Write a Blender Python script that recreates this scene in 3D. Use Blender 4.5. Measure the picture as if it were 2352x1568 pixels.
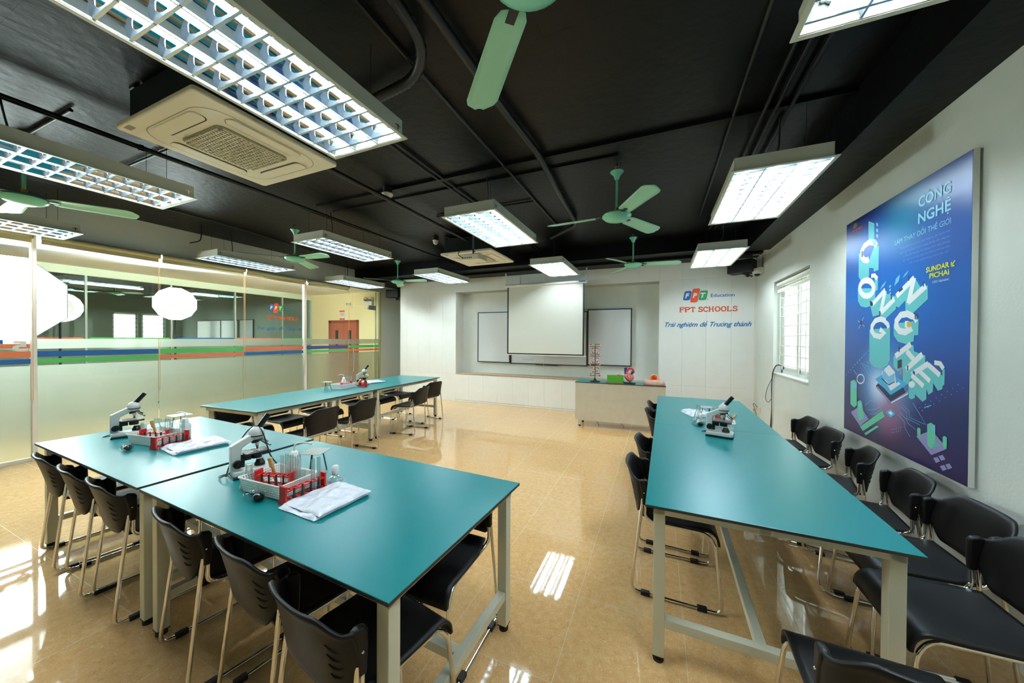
import bpy, bmesh, math, random
from math import sin, cos, pi, radians, atan2, sqrt, hypot
from mathutils import Vector, Matrix
random.seed(7)
for _o in list(bpy.data.objects): bpy.data.objects.remove(_o)
S = bpy.context.scene
COL = S.collection
# ---------------------------------------------------------------- camera
cam_d = bpy.data.cameras.new('camera'); cam = bpy.data.objects.new('camera', cam_d); COL.objects.link(cam)
cam_d.sensor_width = 36; cam_d.lens = 12.0; cam_d.clip_start = .05; cam_d.clip_end = 200
def _cam_matrix(loc, yaw, pitch, roll):
    y, p, r = radians(yaw), radians(pitch), radians(roll)
    f = Vector((-sin(y)*cos(p), cos(y)*cos(p), sin(p))); rt = Vector((cos(y), sin(y), 0)); u = rt.cross(f)
    r2 = cos(r)*rt + sin(r)*u; u2 = -sin(r)*rt + cos(r)*u
    m = Matrix((r2, u2, -f)).transposed().to_4x4(); m.translation = Vector(loc); return m
cam.matrix_world = _cam_matrix((0, 0, 1.5125), 23.237, -.518, .308)
S.camera = cam
# ---------------------------------------------------------------- world, exposure
S.view_settings.view_transform = 'Standard'; S.view_settings.look = 'None'; S.view_settings.gamma = 1
S.view_settings.use_curve_mapping = False
S.view_settings.exposure = 1.42
S.cycles.use_denoising = True
S.cycles.max_bounces = 10; S.cycles.diffuse_bounces = 4; S.cycles.glossy_bounces = 5; S.cycles.transmission_bounces = 8; S.cycles.transparent_max_bounces = 16
S.cycles.caustics_reflective = False; S.cycles.caustics_refractive = False
S.cycles.sample_clamp_indirect = 6
W = bpy.data.worlds.new('World'); S.world = W; W.use_nodes = True
wn = W.node_tree.nodes; wl = W.node_tree.links
_sky = wn.new('ShaderNodeTexSky'); _sky.sky_type = 'HOSEK_WILKIE'; _sky.turbidity = 8; _sky.ground_albedo = .6
_sky.sun_direction = (-.4, .3, .85)
_mx = wn.new('ShaderNodeMixRGB'); _mx.inputs[0].default_value = .75; _mx.inputs[2].default_value = (1, 1, 1, 1)
wl.new(_sky.outputs[0], _mx.inputs[1]); wl.new(_mx.outputs[0], wn['Background'].inputs[0]); wn['Background'].inputs[1].default_value = 2.2
TUBE_POWER = 34.0      # emission of the fluorescent tubes
OCTA_POWER = 16.0      # emission of the studio softboxes standing in the corridor
# ---------------------------------------------------------------- materials
def lin(c):
    return tuple(((v/255)/12.92 if v/255 <= .04045 else ((v/255+.055)/1.055)**2.4) for v in c) + (1,)
def mat(name, c, rough=.5, metal=0, spec=.5, trans=0, ior=1.45, emit=0, alpha=1, bump=0, bscale=40, var=0, vscale=6, coat=0, sheen=0):
    m = bpy.data.materials.new(name); m.use_nodes = True; nt = m.node_tree; b = nt.nodes['Principled BSDF']
    b.inputs['Base Color'].default_value = lin(c); b.inputs['Roughness'].default_value = rough; b.inputs['Metallic'].default_value = metal
    b.inputs['Specular IOR Level'].default_value = spec; b.inputs['Transmission Weight'].default_value = trans; b.inputs['IOR'].default_value = ior
    b.inputs['Coat Weight'].default_value = coat; b.inputs['Alpha'].default_value = alpha
    if emit: b.inputs['Emission Color'].default_value = lin(c); b.inputs['Emission Strength'].default_value = emit
    tc = nt.nodes.new('ShaderNodeTexCoord'); nz = nt.nodes.new('ShaderNodeTexNoise'); nz.inputs['Scale'].default_value = vscale; nz.inputs['Detail'].default_value = 5
    nt.links.new(tc.outputs['Object'], nz.inputs['Vector'])
    if var:
        mr = nt.nodes.new('ShaderNodeMapRange'); mr.inputs[3].default_value = 1-var; mr.inputs[4].default_value = 1+var*.4
        mr.inputs[1].default_value = .3; mr.inputs[2].default_value = .7
        nt.links.new(nz.outputs[0], mr.inputs[0]); mm = nt.nodes.new('ShaderNodeMixRGB'); mm.blend_type = 'MULTIPLY'; mm.inputs[0].default_value = 1
        mm.inputs[1].default_value = lin(c); nt.links.new(mr.outputs[0], mm.inputs[2]); nt.links.new(mm.outputs[0], b.inputs['Base Color'])
    if bump:
        n2 = nt.nodes.new('ShaderNodeTexNoise'); n2.inputs['Scale'].default_value = bscale; n2.inputs['Detail'].default_value = 4
        nt.links.new(tc.outputs['Object'], n2.inputs['Vector'])
        bp = nt.nodes.new('ShaderNodeBump'); bp.inputs['Strength'].default_value = bump; bp.inputs['Distance'].default_value = .01
        nt.links.new(n2.outputs[0], bp.inputs['Height']); nt.links.new(bp.outputs[0], b.inputs['Normal'])
    return m
def glass_mat(name, tint, frost=0, refl=1.0):
    """thin pane: tinted see-through plus fresnel reflection; frost mixes in a rough translucent film"""
    m = bpy.data.materials.new(name); m.use_nodes = True; nt = m.node_tree; nt.nodes.clear(); N = nt.nodes.new; L = nt.links.new
    out = N('ShaderNodeOutputMaterial'); tr = N('ShaderNodeBsdfTransparent'); tr.inputs[0].default_value = lin(tint)
    gl = N('ShaderNodeBsdfGlossy'); gl.inputs['Roughness'].default_value = .0 if not frost else .12
    fr = N('ShaderNodeFresnel'); fr.inputs[0].default_value = 1.45*refl if refl > 1 else 1.45
    ge = N('ShaderNodeNewGeometry'); iv = N('ShaderNodeMath'); iv.operation = 'SUBTRACT'; iv.inputs[0].default_value = 1; L(ge.outputs['Backfacing'], iv.inputs[1])
    fm = N('ShaderNodeMath'); fm.operation = 'MULTIPLY'; L(fr.outputs[0], fm.inputs[0]); L(iv.outputs[0], fm.inputs[1])
    mx = N('ShaderNodeMixShader'); L(fm.outputs[0], mx.inputs[0]); L(tr.outputs[0], mx.inputs[1]); L(gl.outputs[0], mx.inputs[2])
    if frost:
        df = N('ShaderNodeBsdfDiffuse'); df.inputs[0].default_value = lin((228, 231, 224)); tl = N('ShaderNodeBsdfTranslucent'); tl.inputs[0].default_value = lin((228, 234, 226))
        m1 = N('ShaderNodeMixShader'); m1.inputs[0].default_value = .55; L(df.outputs[0], m1.inputs[1]); L(tl.outputs[0], m1.inputs[2])
        rf = N('ShaderNodeBsdfRefraction'); rf.inputs['Roughness'].default_value = .42; rf.inputs['IOR'].default_value = 1.12; rf.inputs[0].default_value = lin((250, 252, 248))
        m2 = N('ShaderNodeMixShader'); m2.inputs[0].default_value = frost; L(rf.outputs[0], m2.inputs[1]); L(m1.outputs[0], m2.inputs[2])
        L(m2.outputs[0], mx.inputs[1])
    L(mx.outputs[0], out.inputs[0]); return m
def slab_mat():
    """black painted concrete with faint shuttering joints"""
    m = mat('black_painted_slab', (14, 15, 15), .45, spec=.24, bump=.5, bscale=14, var=.25, vscale=3); nt = m.node_tree; N = nt.nodes.new; L = nt.links.new; b = nt.nodes['Principled BSDF']
    br = N('ShaderNodeTexBrick'); br.inputs['Scale'].default_value = 1; br.inputs['Brick Width'].default_value = 1.22; br.inputs['Row Height'].default_value = .61; br.inputs['Mortar Size'].default_value = .006
    tc = N('ShaderNodeTexCoord'); L(tc.outputs['Object'], br.inputs['Vector']); src = b.inputs['Base Color'].links[0].from_socket
    mx = N('ShaderNodeMixRGB'); mx.inputs[2].default_value = (.001, .001, .001, 1); L(src, mx.inputs[1]); L(br.outputs['Fac'], mx.inputs[0]); L(mx.outputs[0], b.inputs['Base Color'])
    old = b.inputs['Normal'].links[0].from_node; b2 = N('ShaderNodeBump'); b2.invert = True; b2.inputs['Strength'].default_value = .8; b2.inputs['Distance'].default_value = .01; L(br.outputs['Fac'], b2.inputs['Height']); L(old.outputs[0], b2.inputs['Normal']); L(b2.outputs[0], b.inputs['Normal']); return m
def lab_glass(name):
    """thin clear vessel wall: see-through face on, milky bright towards its outline"""
    m = bpy.data.materials.new(name); m.use_nodes = True; nt = m.node_tree; nt.nodes.clear(); N = nt.nodes.new; L = nt.links.new
    out = N('ShaderNodeOutputMaterial'); tr = N('ShaderNodeBsdfTransparent'); tr.inputs[0].default_value = lin((246, 250, 249)); gl = N('ShaderNodeBsdfGlossy'); gl.inputs['Roughness'].default_value = .06
    df = N('ShaderNodeBsdfDiffuse'); df.inputs[0].default_value = lin((225, 235, 236)); m1 = N('ShaderNodeMixShader'); m1.inputs[0].default_value = .5; L(gl.outputs[0], m1.inputs[1]); L(df.outputs[0], m1.inputs[2])
    lw = N('ShaderNodeLayerWeight'); lw.inputs[0].default_value = .5; mr = N('ShaderNodeMapRange'); mr.inputs[1].default_value = .15; mr.inputs[2].default_value = .95; mr.inputs[3].default_value = .10; mr.inputs[4].default_value = .75; L(lw.outputs['Facing'], mr.inputs[0])
    mx = N('ShaderNodeMixShader'); L(mr.outputs[0], mx.inputs[0]); L(tr.outputs[0], mx.inputs[1]); L(m1.outputs[0], mx.inputs[2]); L(mx.outputs[0], out.inputs[0]); return m
def emis_mat(name, c, s):
    m = bpy.data.materials.new(name); m.use_nodes = True; nt = m.node_tree; nt.nodes.clear()
    o = nt.nodes.new('ShaderNodeOutputMaterial'); e = nt.nodes.new('ShaderNodeEmission'); e.inputs[0].default_value = lin(c); e.inputs[1].default_value = s
    nt.links.new(e.outputs[0], o.inputs[0]); return m
def floor_mat():
    m = bpy.data.materials.new('polished_tile'); m.use_nodes = True; nt = m.node_tree; b = nt.nodes['Principled BSDF']; N = nt.nodes.new; L = nt.links.new
    tc = N('ShaderNodeTexCoord'); mp = N('ShaderNodeMapping'); mp.inputs['Location'].default_value = (.42, -1.437, 0); L(tc.outputs['Object'], mp.inputs[0])
    n1 = N('ShaderNodeTexNoise'); n1.inputs['Scale'].default_value = 26; n1.inputs['Detail'].default_value = 3; L(mp.outputs[0], n1.inputs[0])
    n2 = N('ShaderNodeTexNoise'); n2.inputs['Scale'].default_value = 75; n2.inputs['Detail'].default_value = 6; n2.inputs['Distortion'].default_value = 2.2; L(mp.outputs[0], n2.inputs[0])
    r1 = N('ShaderNodeValToRGB'); r1.color_ramp.elements[0].position = .18; r1.color_ramp.elements[0].color = lin((222, 170, 106)); r1.color_ramp.elements[1].position = .85; r1.color_ramp.elements[1].color = lin((240, 202, 144)); L(n1.outputs[0], r1.inputs[0])
    r2 = N('ShaderNodeValToRGB'); r2.color_ramp.elements[0].position = .57; r2.color_ramp.elements[0].color = (0, 0, 0, 1); r2.color_ramp.elements[1].position = .70; r2.color_ramp.elements[1].color = (1, 1, 1, 1); L(n2.outputs[0], r2.inputs[0])
    mx = N('ShaderNodeMixRGB'); mx.inputs[2].default_value = lin((255, 240, 210)); L(r1.outputs[0], mx.inputs[1]); ml = N('ShaderNodeMath'); ml.operation = 'MULTIPLY'; ml.inputs[1].default_value = .62; L(r2.outputs[0], ml.inputs[0]); L(ml.outputs[0], mx.inputs[0])
    r3 = N('ShaderNodeValToRGB'); r3.color_ramp.elements[0].position = .28; r3.color_ramp.elements[0].color = (1, 1, 1, 1); r3.color_ramp.elements[1].position = .4; r3.color_ramp.elements[1].color = (0, 0, 0, 1); L(n2.outputs[0], r3.inputs[0])
    mx3 = N('ShaderNodeMixRGB'); mx3.inputs[2].default_value = lin((188, 132, 74)); L(mx.outputs[0], mx3.inputs[1]); m3 = N('ShaderNodeMath'); m3.operation = 'MULTIPLY'; m3.inputs[1].default_value = .6; L(r3.outputs[0], m3.inputs[0]); L(m3.outputs[0], mx3.inputs[0])
    sp = N('ShaderNodeSeparateXYZ'); L(mp.outputs[0], sp.inputs[0])
    ds = []
    for i in (0, 1):
        d = N('ShaderNodeMath'); d.operation = 'DIVIDE'; d.inputs[1].default_value = .5535; L(sp.outputs[i], d.inputs[0])
        f = N('ShaderNodeMath'); f.operation = 'FRACT'; L(d.outputs[0], f.inputs[0]); g = N('ShaderNodeMath'); g.operation = 'PINGPONG'; g.inputs[1].default_value = .5; L(f.outputs[0], g.inputs[0]); ds.append(g)
    mn = N('ShaderNodeMath'); mn.operation = 'MINIMUM'; L(ds[0].outputs[0], mn.inputs[0]); L(ds[1].outputs[0], mn.inputs[1])
    lt = N('ShaderNodeMath'); lt.operation = 'LESS_THAN'; lt.inputs[1].default_value = .0022; L(mn.outputs[0], lt.inputs[0])
    mg = N('ShaderNodeMixRGB'); mg.inputs[2].default_value = lin((226, 208, 180)); L(mx3.outputs[0], mg.inputs[1]); L(lt.outputs[0], mg.inputs[0]); L(mg.outputs[0], b.inputs['Base Color'])
    rr = N('ShaderNodeMapRange'); rr.inputs[3].default_value = .035; rr.inputs[4].default_value = .35; L(lt.outputs[0], rr.inputs[0]); L(rr.outputs[0], b.inputs['Roughness'])
    b.inputs['Specular IOR Level'].default_value = .75; b.inputs['IOR'].default_value = 1.55
    nb = N('ShaderNodeTexNoise'); nb.inputs['Scale'].default_value = 3.5; L(mp.outputs[0], nb.inputs[0]); bp = N('ShaderNodeBump'); bp.inputs['Strength'].default_value = .0022; bp.inputs['Distance'].default_value = .05; L(nb.outputs[0], bp.inputs['Height']); L(bp.outputs[0], b.inputs['Normal'])
    return m
M = dict(
 floor=floor_mat(), slab=slab_mat(),
 white_panel=mat('white_panel', (236, 240, 238), .32, var=.02), wall=mat('white_wall_paint', (219, 226, 221), .75, bump=.15, bscale=60, var=.03), seam=mat('panel_seam', (176, 178, 172), .8),
 black=mat('black_ceiling_paint', (14, 15, 15), .45, spec=.2, bump=.5, bscale=14, var=.25, vscale=3), blackpipe=mat('black_painted_pipe', (20, 22, 22), .4), blackflat=mat('black_matt_metal', (25, 27, 27), .5),
 lam=mat('teal_laminate', (2, 134, 138), .30, spec=.5, bump=.05, bscale=300, var=.03, vscale=2), lamedge=mat('dark_laminate_edge', (52, 48, 44), .5),
 steel=mat('beige_powder_coated_steel', (206, 206, 186), .42), chrome=mat('chrome', (225, 222, 215), .1, 1), rubber=mat('black_rubber', (18, 18, 18), .6),
 plastic=mat('black_plastic', (13, 13, 14), .45, spec=.36, bump=.12, bscale=500), plastic_in=mat('black_plastic_slot', (8, 8, 8), .7),
 lampbody=mat('grey_green_lamp_paint', (196, 200, 186), .45), louver=mat('satin_louver', (176, 190, 202), .25, .92), mirror=mat('reflector_aluminium', (176, 186, 194), .08, 1), corrfill=emis_mat('added_corridor_glow', (250, 252, 255), 60), tube=emis_mat('fluorescent_glow', (236, 250, 255), TUBE_POWER),
 fan=mat('mint_green_enamel', (124, 208, 178), .25, spec=.6), fanbl=mat('mint_green_blade', (152, 214, 186), .3), brass=mat('yellow_brass', (190, 140, 60), .4, .6), red=mat('red_plastic', (214, 38, 32), .35), redwire=mat('red_insulator', (130, 20, 20), .5),
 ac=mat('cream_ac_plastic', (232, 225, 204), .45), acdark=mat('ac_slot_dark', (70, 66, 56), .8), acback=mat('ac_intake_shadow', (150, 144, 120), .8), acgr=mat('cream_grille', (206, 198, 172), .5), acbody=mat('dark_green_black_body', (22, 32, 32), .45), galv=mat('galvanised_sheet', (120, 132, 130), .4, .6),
 wood=mat('beige_wood_shelf', (205, 180, 148), .5, var=.12, vscale=12), woodstick=mat('pale_pine', (214, 170, 112), .6, var=.15, vscale=60), ply=mat('brown_base_board', (150, 100, 78), .6),
 screen=mat('projection_fabric', (226, 230, 222), .8), bframe=mat('dark_grey_frame', (58, 58, 56), .4), board=mat('white_enamel_board', (216, 222, 226), .12, spec=.6), casew=mat('white_enamel_metal', (224, 226, 216), .4),
 desk=mat('pale_grey_woodgrain', (206, 200, 182), .5, var=.06, vscale=9), sticker=mat('grey_sticker', (150, 145, 130), .6),
 glass=glass_mat('clear_partition_glass', (246, 252, 248)), frost=glass_mat('frosted_film', (244, 246, 242), .42), wglass=glass_mat('window_glass', (240, 248, 245)),
 alu=mat('white_aluminium_frame', (222, 226, 222), .35), aluy=mat('olive_gold_frame', (176, 170, 110), .4), blind=mat('olive_roller_blind', (190, 186, 148), .7), blindend=mat('olive_blind_cap', (150, 146, 112), .6), headg=mat('pale_green_header', (206, 216, 188), .7),
 s_or=mat('orange_stripe_film', (226, 128, 92), .5), s_bl=mat('blue_stripe_film', (38, 104, 178), .5), s_gr=mat('green_stripe_film', (92, 196, 108), .5), s_nv=mat('navy_stripe_film', (64, 84, 150), .5),
 cream=mat('cream_corridor_paint', (238, 226, 176), .8), corrceil=mat('white_corridor_ceiling', (244, 248, 252), .8), door=mat('brown_door_wood', (176, 96, 66), .45, var=.08, vscale=4), doorf=mat('brown_door_frame', (150, 74, 52), .45), dglass=mat('dark_door_glass', (50, 60, 62), .15), farmull=mat('grey_green_mullion', (168, 184, 172), .4), fargrey=mat('grey_green_far_wall', (158, 172, 162), .8),
 octa=emis_mat('softbox_front', (242, 250, 255), OCTA_POWER), octarim=mat('black_softbox_fabric', (24, 24, 26), .6), octaw=mat('self_lit_white_fabric', (240, 240, 240), .6, emit=.12),  # white ring fabric has a faint glow of its own put in
 cream_pl=mat('white_plastic', (226, 226, 220), .4), dome=mat('smoked_dome', (20, 20, 20), .1), cable=mat('black_cable', (20, 20, 20), .5), cordo=mat('orange_bead_cord', (214, 160, 96), .5), cordw=mat('white_cord', (228, 228, 222), .5), yellow=mat('yellow_cable', (214, 176, 60), .5),
 clear=lab_glass('lab_glass'), lwhite=mat('white_basket_plastic', (248, 249, 246), .4), scope=mat('white_microscope_paint', (214, 218, 216), .35), scopeblk=mat('black_microscope_paint', (16, 17, 18), .3), mirror2=mat('polished_steel', (210, 212, 212), .15, 1),
 milky=mat('milky_plastic', (232, 238, 236), .35, alpha=1), bag=mat('white_fabric_in_plastic', (226, 232, 244), .22, spec=.7, bump=.9, bscale=22), bagblue=mat('blue_print_line', (90, 100, 170), .5), mesh=mat('grey_wire_gauze', (150, 158, 155), .4, .5), wrap=glass_mat('plastic_wrap', (225, 232, 232)),
 logo_b=mat('logo_blue', (34, 104, 184), .4), logo_o=mat('logo_orange', (232, 82, 40), .4), logo_g=mat('logo_green', (30, 152, 92), .4), logo_w=mat('logo_white', (240, 240, 240), .4), let_o=mat('orange_letters', (222, 82, 38), .4), let_b=mat('blue_letters', (26, 112, 186), .4),
)
# ---------------------------------------------------------------- mesh builder
class MB:
    def __init__(s): s.v = []; s.f = []; s.mi = []; s.m = Matrix.Identity(4); s.cur = 0; s.raw = False
    def at(s, loc=(0, 0, 0), rz=0, rx=0, ry=0): s.m = Matrix.Translation(loc) @ Matrix.Rotation(rz, 4, 'Z') @ Matrix.Rotation(ry, 4, 'Y') @ Matrix.Rotation(rx, 4, 'X'); return s
    def add(s, vs, fs):
        b = len(s.v); s.v += [tuple(s.m @ Vector(p)) for p in vs]; s.f += [[b+i for i in f] for f in fs]; s.mi += [s.cur]*len(fs); return s
    def box(s, x0, y0, z0, x1, y1, z1):
        if x0 > x1: x0, x1 = x1, x0
        if y0 > y1: y0, y1 = y1, y0
        if z0 > z1: z0, z1 = z1, z0
        return s.add([(x0, y0, z0), (x1, y0, z0), (x1, y1, z0), (x0, y1, z0), (x0, y0, z1), (x1, y0, z1), (x1, y1, z1), (x0, y1, z1)],
                     [(0, 3, 2, 1), (4, 5, 6, 7), (0, 1, 5, 4), (1, 2, 6, 5), (2, 3, 7, 6), (3, 0, 4, 7)])
    def cyl(s, p0, p1, r0, r1=None, n=16, cap=True):
        r1 = r0 if r1 is None else r1; p0, p1 = Vector(p0), Vector(p1); d = (p1-p0).normalized()
        a = d.orthogonal().normalized(); b = d.cross(a); vs = []
        for p, r in ((p0, r0), (p1, r1)):
            for i in range(n): t = 2*pi*i/n; vs.append(p+a*cos(t)*r+b*sin(t)*r)
        fs = [(i, (i+1) % n, n+(i+1) % n, n+i) for i in range(n)]
        if cap: fs += [tuple(range(n-1, -1, -1)), tuple(range(n, 2*n))]
        return s.add(vs, fs)
    def lathe(s, prof, n=24, c=(0, 0, 0), axis='Z'):
        vs = []; fs = []
        for (r, z) in prof:
            for i in range(n):
                t = 2*pi*i/n; p = (r*cos(t), r*sin(t), z)
                if axis == 'X': p = (z, r*cos(t), r*sin(t))
                if axis == 'Y': p = (r*cos(t), z, r*sin(t))
                vs.append((p[0]+c[0], p[1]+c[1], p[2]+c[2]))
        for k in range(len(prof)-1):
            for i in range(n): j = (i+1) % n; fs.append((k*n+i, k*n+j, (k+1)*n+j, (k+1)*n+i))
        if prof[0][0] > 1e-5: fs.append(tuple(range(n-1, -1, -1)))
        if prof[-1][0] > 1e-5: fs.append(tuple((len(prof)-1)*n+i for i in range(n)))
        return s.add(vs, fs)
    def open_lathe(s, prof, n=24, c=(0, 0, 0)):
        k0 = len(s.f); s.lathe(prof, n, c)
        return s
    def tube(s, pts, r, n=8, closed=False, cap=True):
        P = [Vector(p) for p in pts]; k = len(P); vs = []; fs = []; up = None
        rr = r if isinstance(r, (list, tuple)) else [r]*k
        for i in range(k):
            d = (P[(i+1) % k]-P[i-1]) if closed else (P[min(i+1, k-1)]-P[max(i-1, 0)])
            d = d.normalized() if d.length > 1e-9 else Vector((0, 0, 1))
            if up is None: up = d.orthogonal().normalized()
            up = (up-d*up.dot(d)); up = up.normalized() if up.length > 1e-6 else d.orthogonal().normalized(); b = d.cross(up)
            for j in range(n): t = 2*pi*j/n; vs.append(P[i]+up*cos(t)*rr[i]+b*sin(t)*rr[i])
        for i in range(k if closed else k-1):
            a = i*n; c = ((i+1) % k)*n
            for j in range(n): q = (j+1) % n; fs.append((a+j, a+q, c+q, c+j))
        if cap and not closed: fs += [tuple(range(n-1, -1, -1)), tuple((k-1)*n+j for j in range(n))]
        return s.add(vs, fs)
    def prism(s, poly, h0, h1, plane='XY', off=0):
        n = len(poly); f = {'XY': lambda a, b, h: (a, b, h), 'XZ': lambda a, b, h: (a, h, b), 'YZ': lambda a, b, h: (h, a, b)}[plane]
        vs = [f(a, b, h0) for a, b in poly]+[f(a, b, h1) for a, b in poly]
        return s.add(vs, [tuple(range(n-1, -1, -1)), tuple(range(n, 2*n))]+[(i, (i+1) % n, n+(i+1) % n, n+i) for i in range(n)])
    def grid(s, fn, nu, nv, closed_u=False):
        vs = [fn(i/nu, j/nv) for j in range(nv+1) for i in range(nu+1)]
        return s.add(vs, [(j*(nu+1)+i, j*(nu+1)+i+1, (j+1)*(nu+1)+i+1, (j+1)*(nu+1)+i) for j in range(nv) for i in range(nu)])
    def ball(s, c, r, n=12, sc=(1, 1, 1)):
        m = max(4, n//2); vs = []; fs = []
        for k in range(m+1):
            a = pi*k/m
            for i in range(n): t = 2*pi*i/n; vs.append((c[0]+r*sc[0]*sin(a)*cos(t), c[1]+r*sc[1]*sin(a)*sin(t), c[2]-r*sc[2]*cos(a)))
        for k in range(m):
            for i in range(n): j = (i+1) % n; fs.append((k*n+i, k*n+j, (k+1)*n+j, (k+1)*n+i))
        return s.add(vs, fs)
    def mesh(s, name, mats, smooth=True, angle=50):
        me = bpy.data.meshes.new(name); me.from_pydata(s.v, [], s.f)
        for m in (mats if isinstance(mats, (list, tuple)) else [mats]): me.materials.append(M[m] if isinstance(m, str) else m)
        for p, i in zip(me.polygons, s.mi): p.material_index = i
        if s.raw: me.update(); return me
        bm = bmesh.new(); bm.from_mesh(me); bmesh.ops.remove_doubles(bm, verts=bm.verts, dist=1e-6)
        bmesh.ops.dissolve_degenerate(bm, dist=1e-7, edges=bm.edges)
        bmesh.ops.recalc_face_normals(bm, faces=bm.faces); bm.to_mesh(me); bm.free()
        if smooth:
            me.polygons.foreach_set('use_smooth', [True]*len(me.polygons)); me.set_sharp_from_angle(angle=radians(angle))
        me.update(); return me
    def build(s, name, mats, parent=None, smooth=True, bevel=0, solid=0, sub=0, loc=None, seg=2):
        o = bpy.data.objects.new(name, s.mesh(name, mats, smooth)); COL.objects.link(o)
        if loc: o.location = loc
        if parent: o.parent = parent
        if solid: md = o.modifiers.new('solid', 'SOLIDIFY'); md.thickness = solid; md.offset = 0
        if sub: md = o.modifiers.new('sub', 'SUBSURF'); md.levels = sub; md.render_levels = sub
        if bevel: md = o.modifiers.new('bevel', 'BEVEL'); md.width = bevel; md.segments = seg; md.limit_method = 'ANGLE'; md.angle_limit = radians(40)
        return o
def tag(o, label=None, cat=None, group=None, kind=None):
    if label: o['label'] = label
    if cat: o['category'] = cat
    if group: o['group'] = group
    if kind: o['kind'] = kind
    return o
def thing(name, label, cat, loc=(0, 0, 0), rz=0, group=None):
    o = bpy.data.objects.new(name, None); COL.objects.link(o); o.location = loc; o.rotation_euler = (0, 0, rz); o.empty_display_size = .1
    return tag(o, label, cat, group)
def dup(root, loc=None, rz=None, label=None, group=None):
    def cp(o, par):
        c = o.copy(); COL.objects.link(c); c.parent = par
        for ch in list(o.children): cp(ch, c)
        return c
    r = cp(root, None)
    if loc: r.location = loc
    if rz is not None: r.rotation_euler = (0, 0, rz)
    if label: r['label'] = label
    if group: r['group'] = group
    return r
def struct(name, mb, mats, parent=None, **k):
    o = mb.build(name, mats, parent, **k)
    if not parent: tag(o, kind='structure')
    return o
def fillet(pts, r, n=4):
    """polyline with its inner corners rounded"""
    P = [Vector(p) for p in pts]; out = [P[0]]
    for i in range(1, len(P)-1):
        a = (P[i-1]-P[i]); b = (P[i+1]-P[i]); q = min(r, a.length*.49, b.length*.49); a = P[i]+a.normalized()*q; b = P[i]+b.normalized()*q
        for k in range(n+1): t = k/n; out.append(a*(1-t)**2+P[i]*2*t*(1-t)+b*t*t)
    out.append(P[-1]); return out
def ribbon(pts, w, closed=False):
    """outline polygons of a thick polyline, one quad per piece plus joints"""
    out = []; h = w/2
    for (x0, y0), (x1, y1) in zip(pts, pts[1:]):
        d = hypot(x1-x0, y1-y0)
        if d < 1e-9: continue
        nx, ny = -(y1-y0)/d*h, (x1-x0)/d*h; out.append([(x0+nx, y0+ny), (x0-nx, y0-ny), (x1-nx, y1-ny), (x1+nx, y1+ny)])
    return out
def strip(pts, w):
    """one mitred band along a polyline: verts and quads"""
    n = len(pts); vs = []; closed = hypot(pts[0][0]-pts[-1][0], pts[0][1]-pts[-1][1]) < 1e-6
    for i, (x, y) in enumerate(pts):
        a = pts[i-1] if i else (pts[-2] if closed else None); c = pts[i+1] if i < n-1 else (pts[1] if closed else None); ns = []
        for p, q in ((a, (x, y)), ((x, y), c)):
            if p is None or q is None: continue
            d = hypot(q[0]-p[0], q[1]-p[1])
            if d > 1e-9: ns.append((-(q[1]-p[1])/d, (q[0]-p[0])/d))
        nx, ny = sum(k[0] for k in ns)/len(ns), sum(k[1] for k in ns)/len(ns); m = max(.35, nx*nx+ny*ny); nx, ny = nx/m*w/2, ny/m*w/2
        vs += [(x+nx, y+ny), (x-nx, y-ny)]
    return vs, [(2*i, 2*i+1, 2*i+3, 2*i+2) for i in range(n-1)]
def rrect(x0, y0, x1, y1, r, n=6):
    out = []
    for cx, cy, a in ((x1-r, y0+r, -90), (x1-r, y1-r, 0), (x0+r, y1-r, 90), (x0+r, y0+r, 180)):
        for k in range(n+1): t = radians(a+90*k/n); out.append((cx+r*cos(t), cy+r*sin(t)))
    return out
def text_mesh(txt, bold=0, shear=0, space=1.0):
    """letters as flat outline faces scaled to unit box: returns verts(2D), faces, width, height"""
    cu = bpy.data.curves.new('t', 'FONT'); cu.body = txt; cu.size = 1; cu.offset = bold; cu.shear = shear; cu.space_character = space; cu.resolution_u = 3; cu.fill_mode = 'FRONT'
    o = bpy.data.objects.new('t', cu); COL.objects.link(o); dg = bpy.context.evaluated_depsgraph_get(); me = bpy.data.meshes.new_from_object(o.evaluated_get(dg))
    vs = [(v.co.x, v.co.y) for v in me.vertices]; fs = [tuple(p.vertices) for p in me.polygons]
    bpy.data.objects.remove(o); bpy.data.curves.remove(cu); bpy.data.meshes.remove(me)
    xs = [v[0] for v in vs]; ys = [v[1] for v in vs]
    return vs, fs, (min(xs), max(xs), min(ys), max(ys))
import unicodedata
_glyph = {}
def glyph(ch, bold):
    k = (ch, bold)
    if k not in _glyph:
        if ch == ' ': _glyph[k] = ([], [], .30)
        else:
            vs, fs, bb = text_mesh(ch, bold); w2 = text_mesh('I'+ch+'I', 0)[2]; w1 = text_mesh('II', 0)[2]
            _glyph[k] = (vs, fs, (w2[1]-w2[0])-(w1[1]-w1[0]))
    return _glyph[k]
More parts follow.
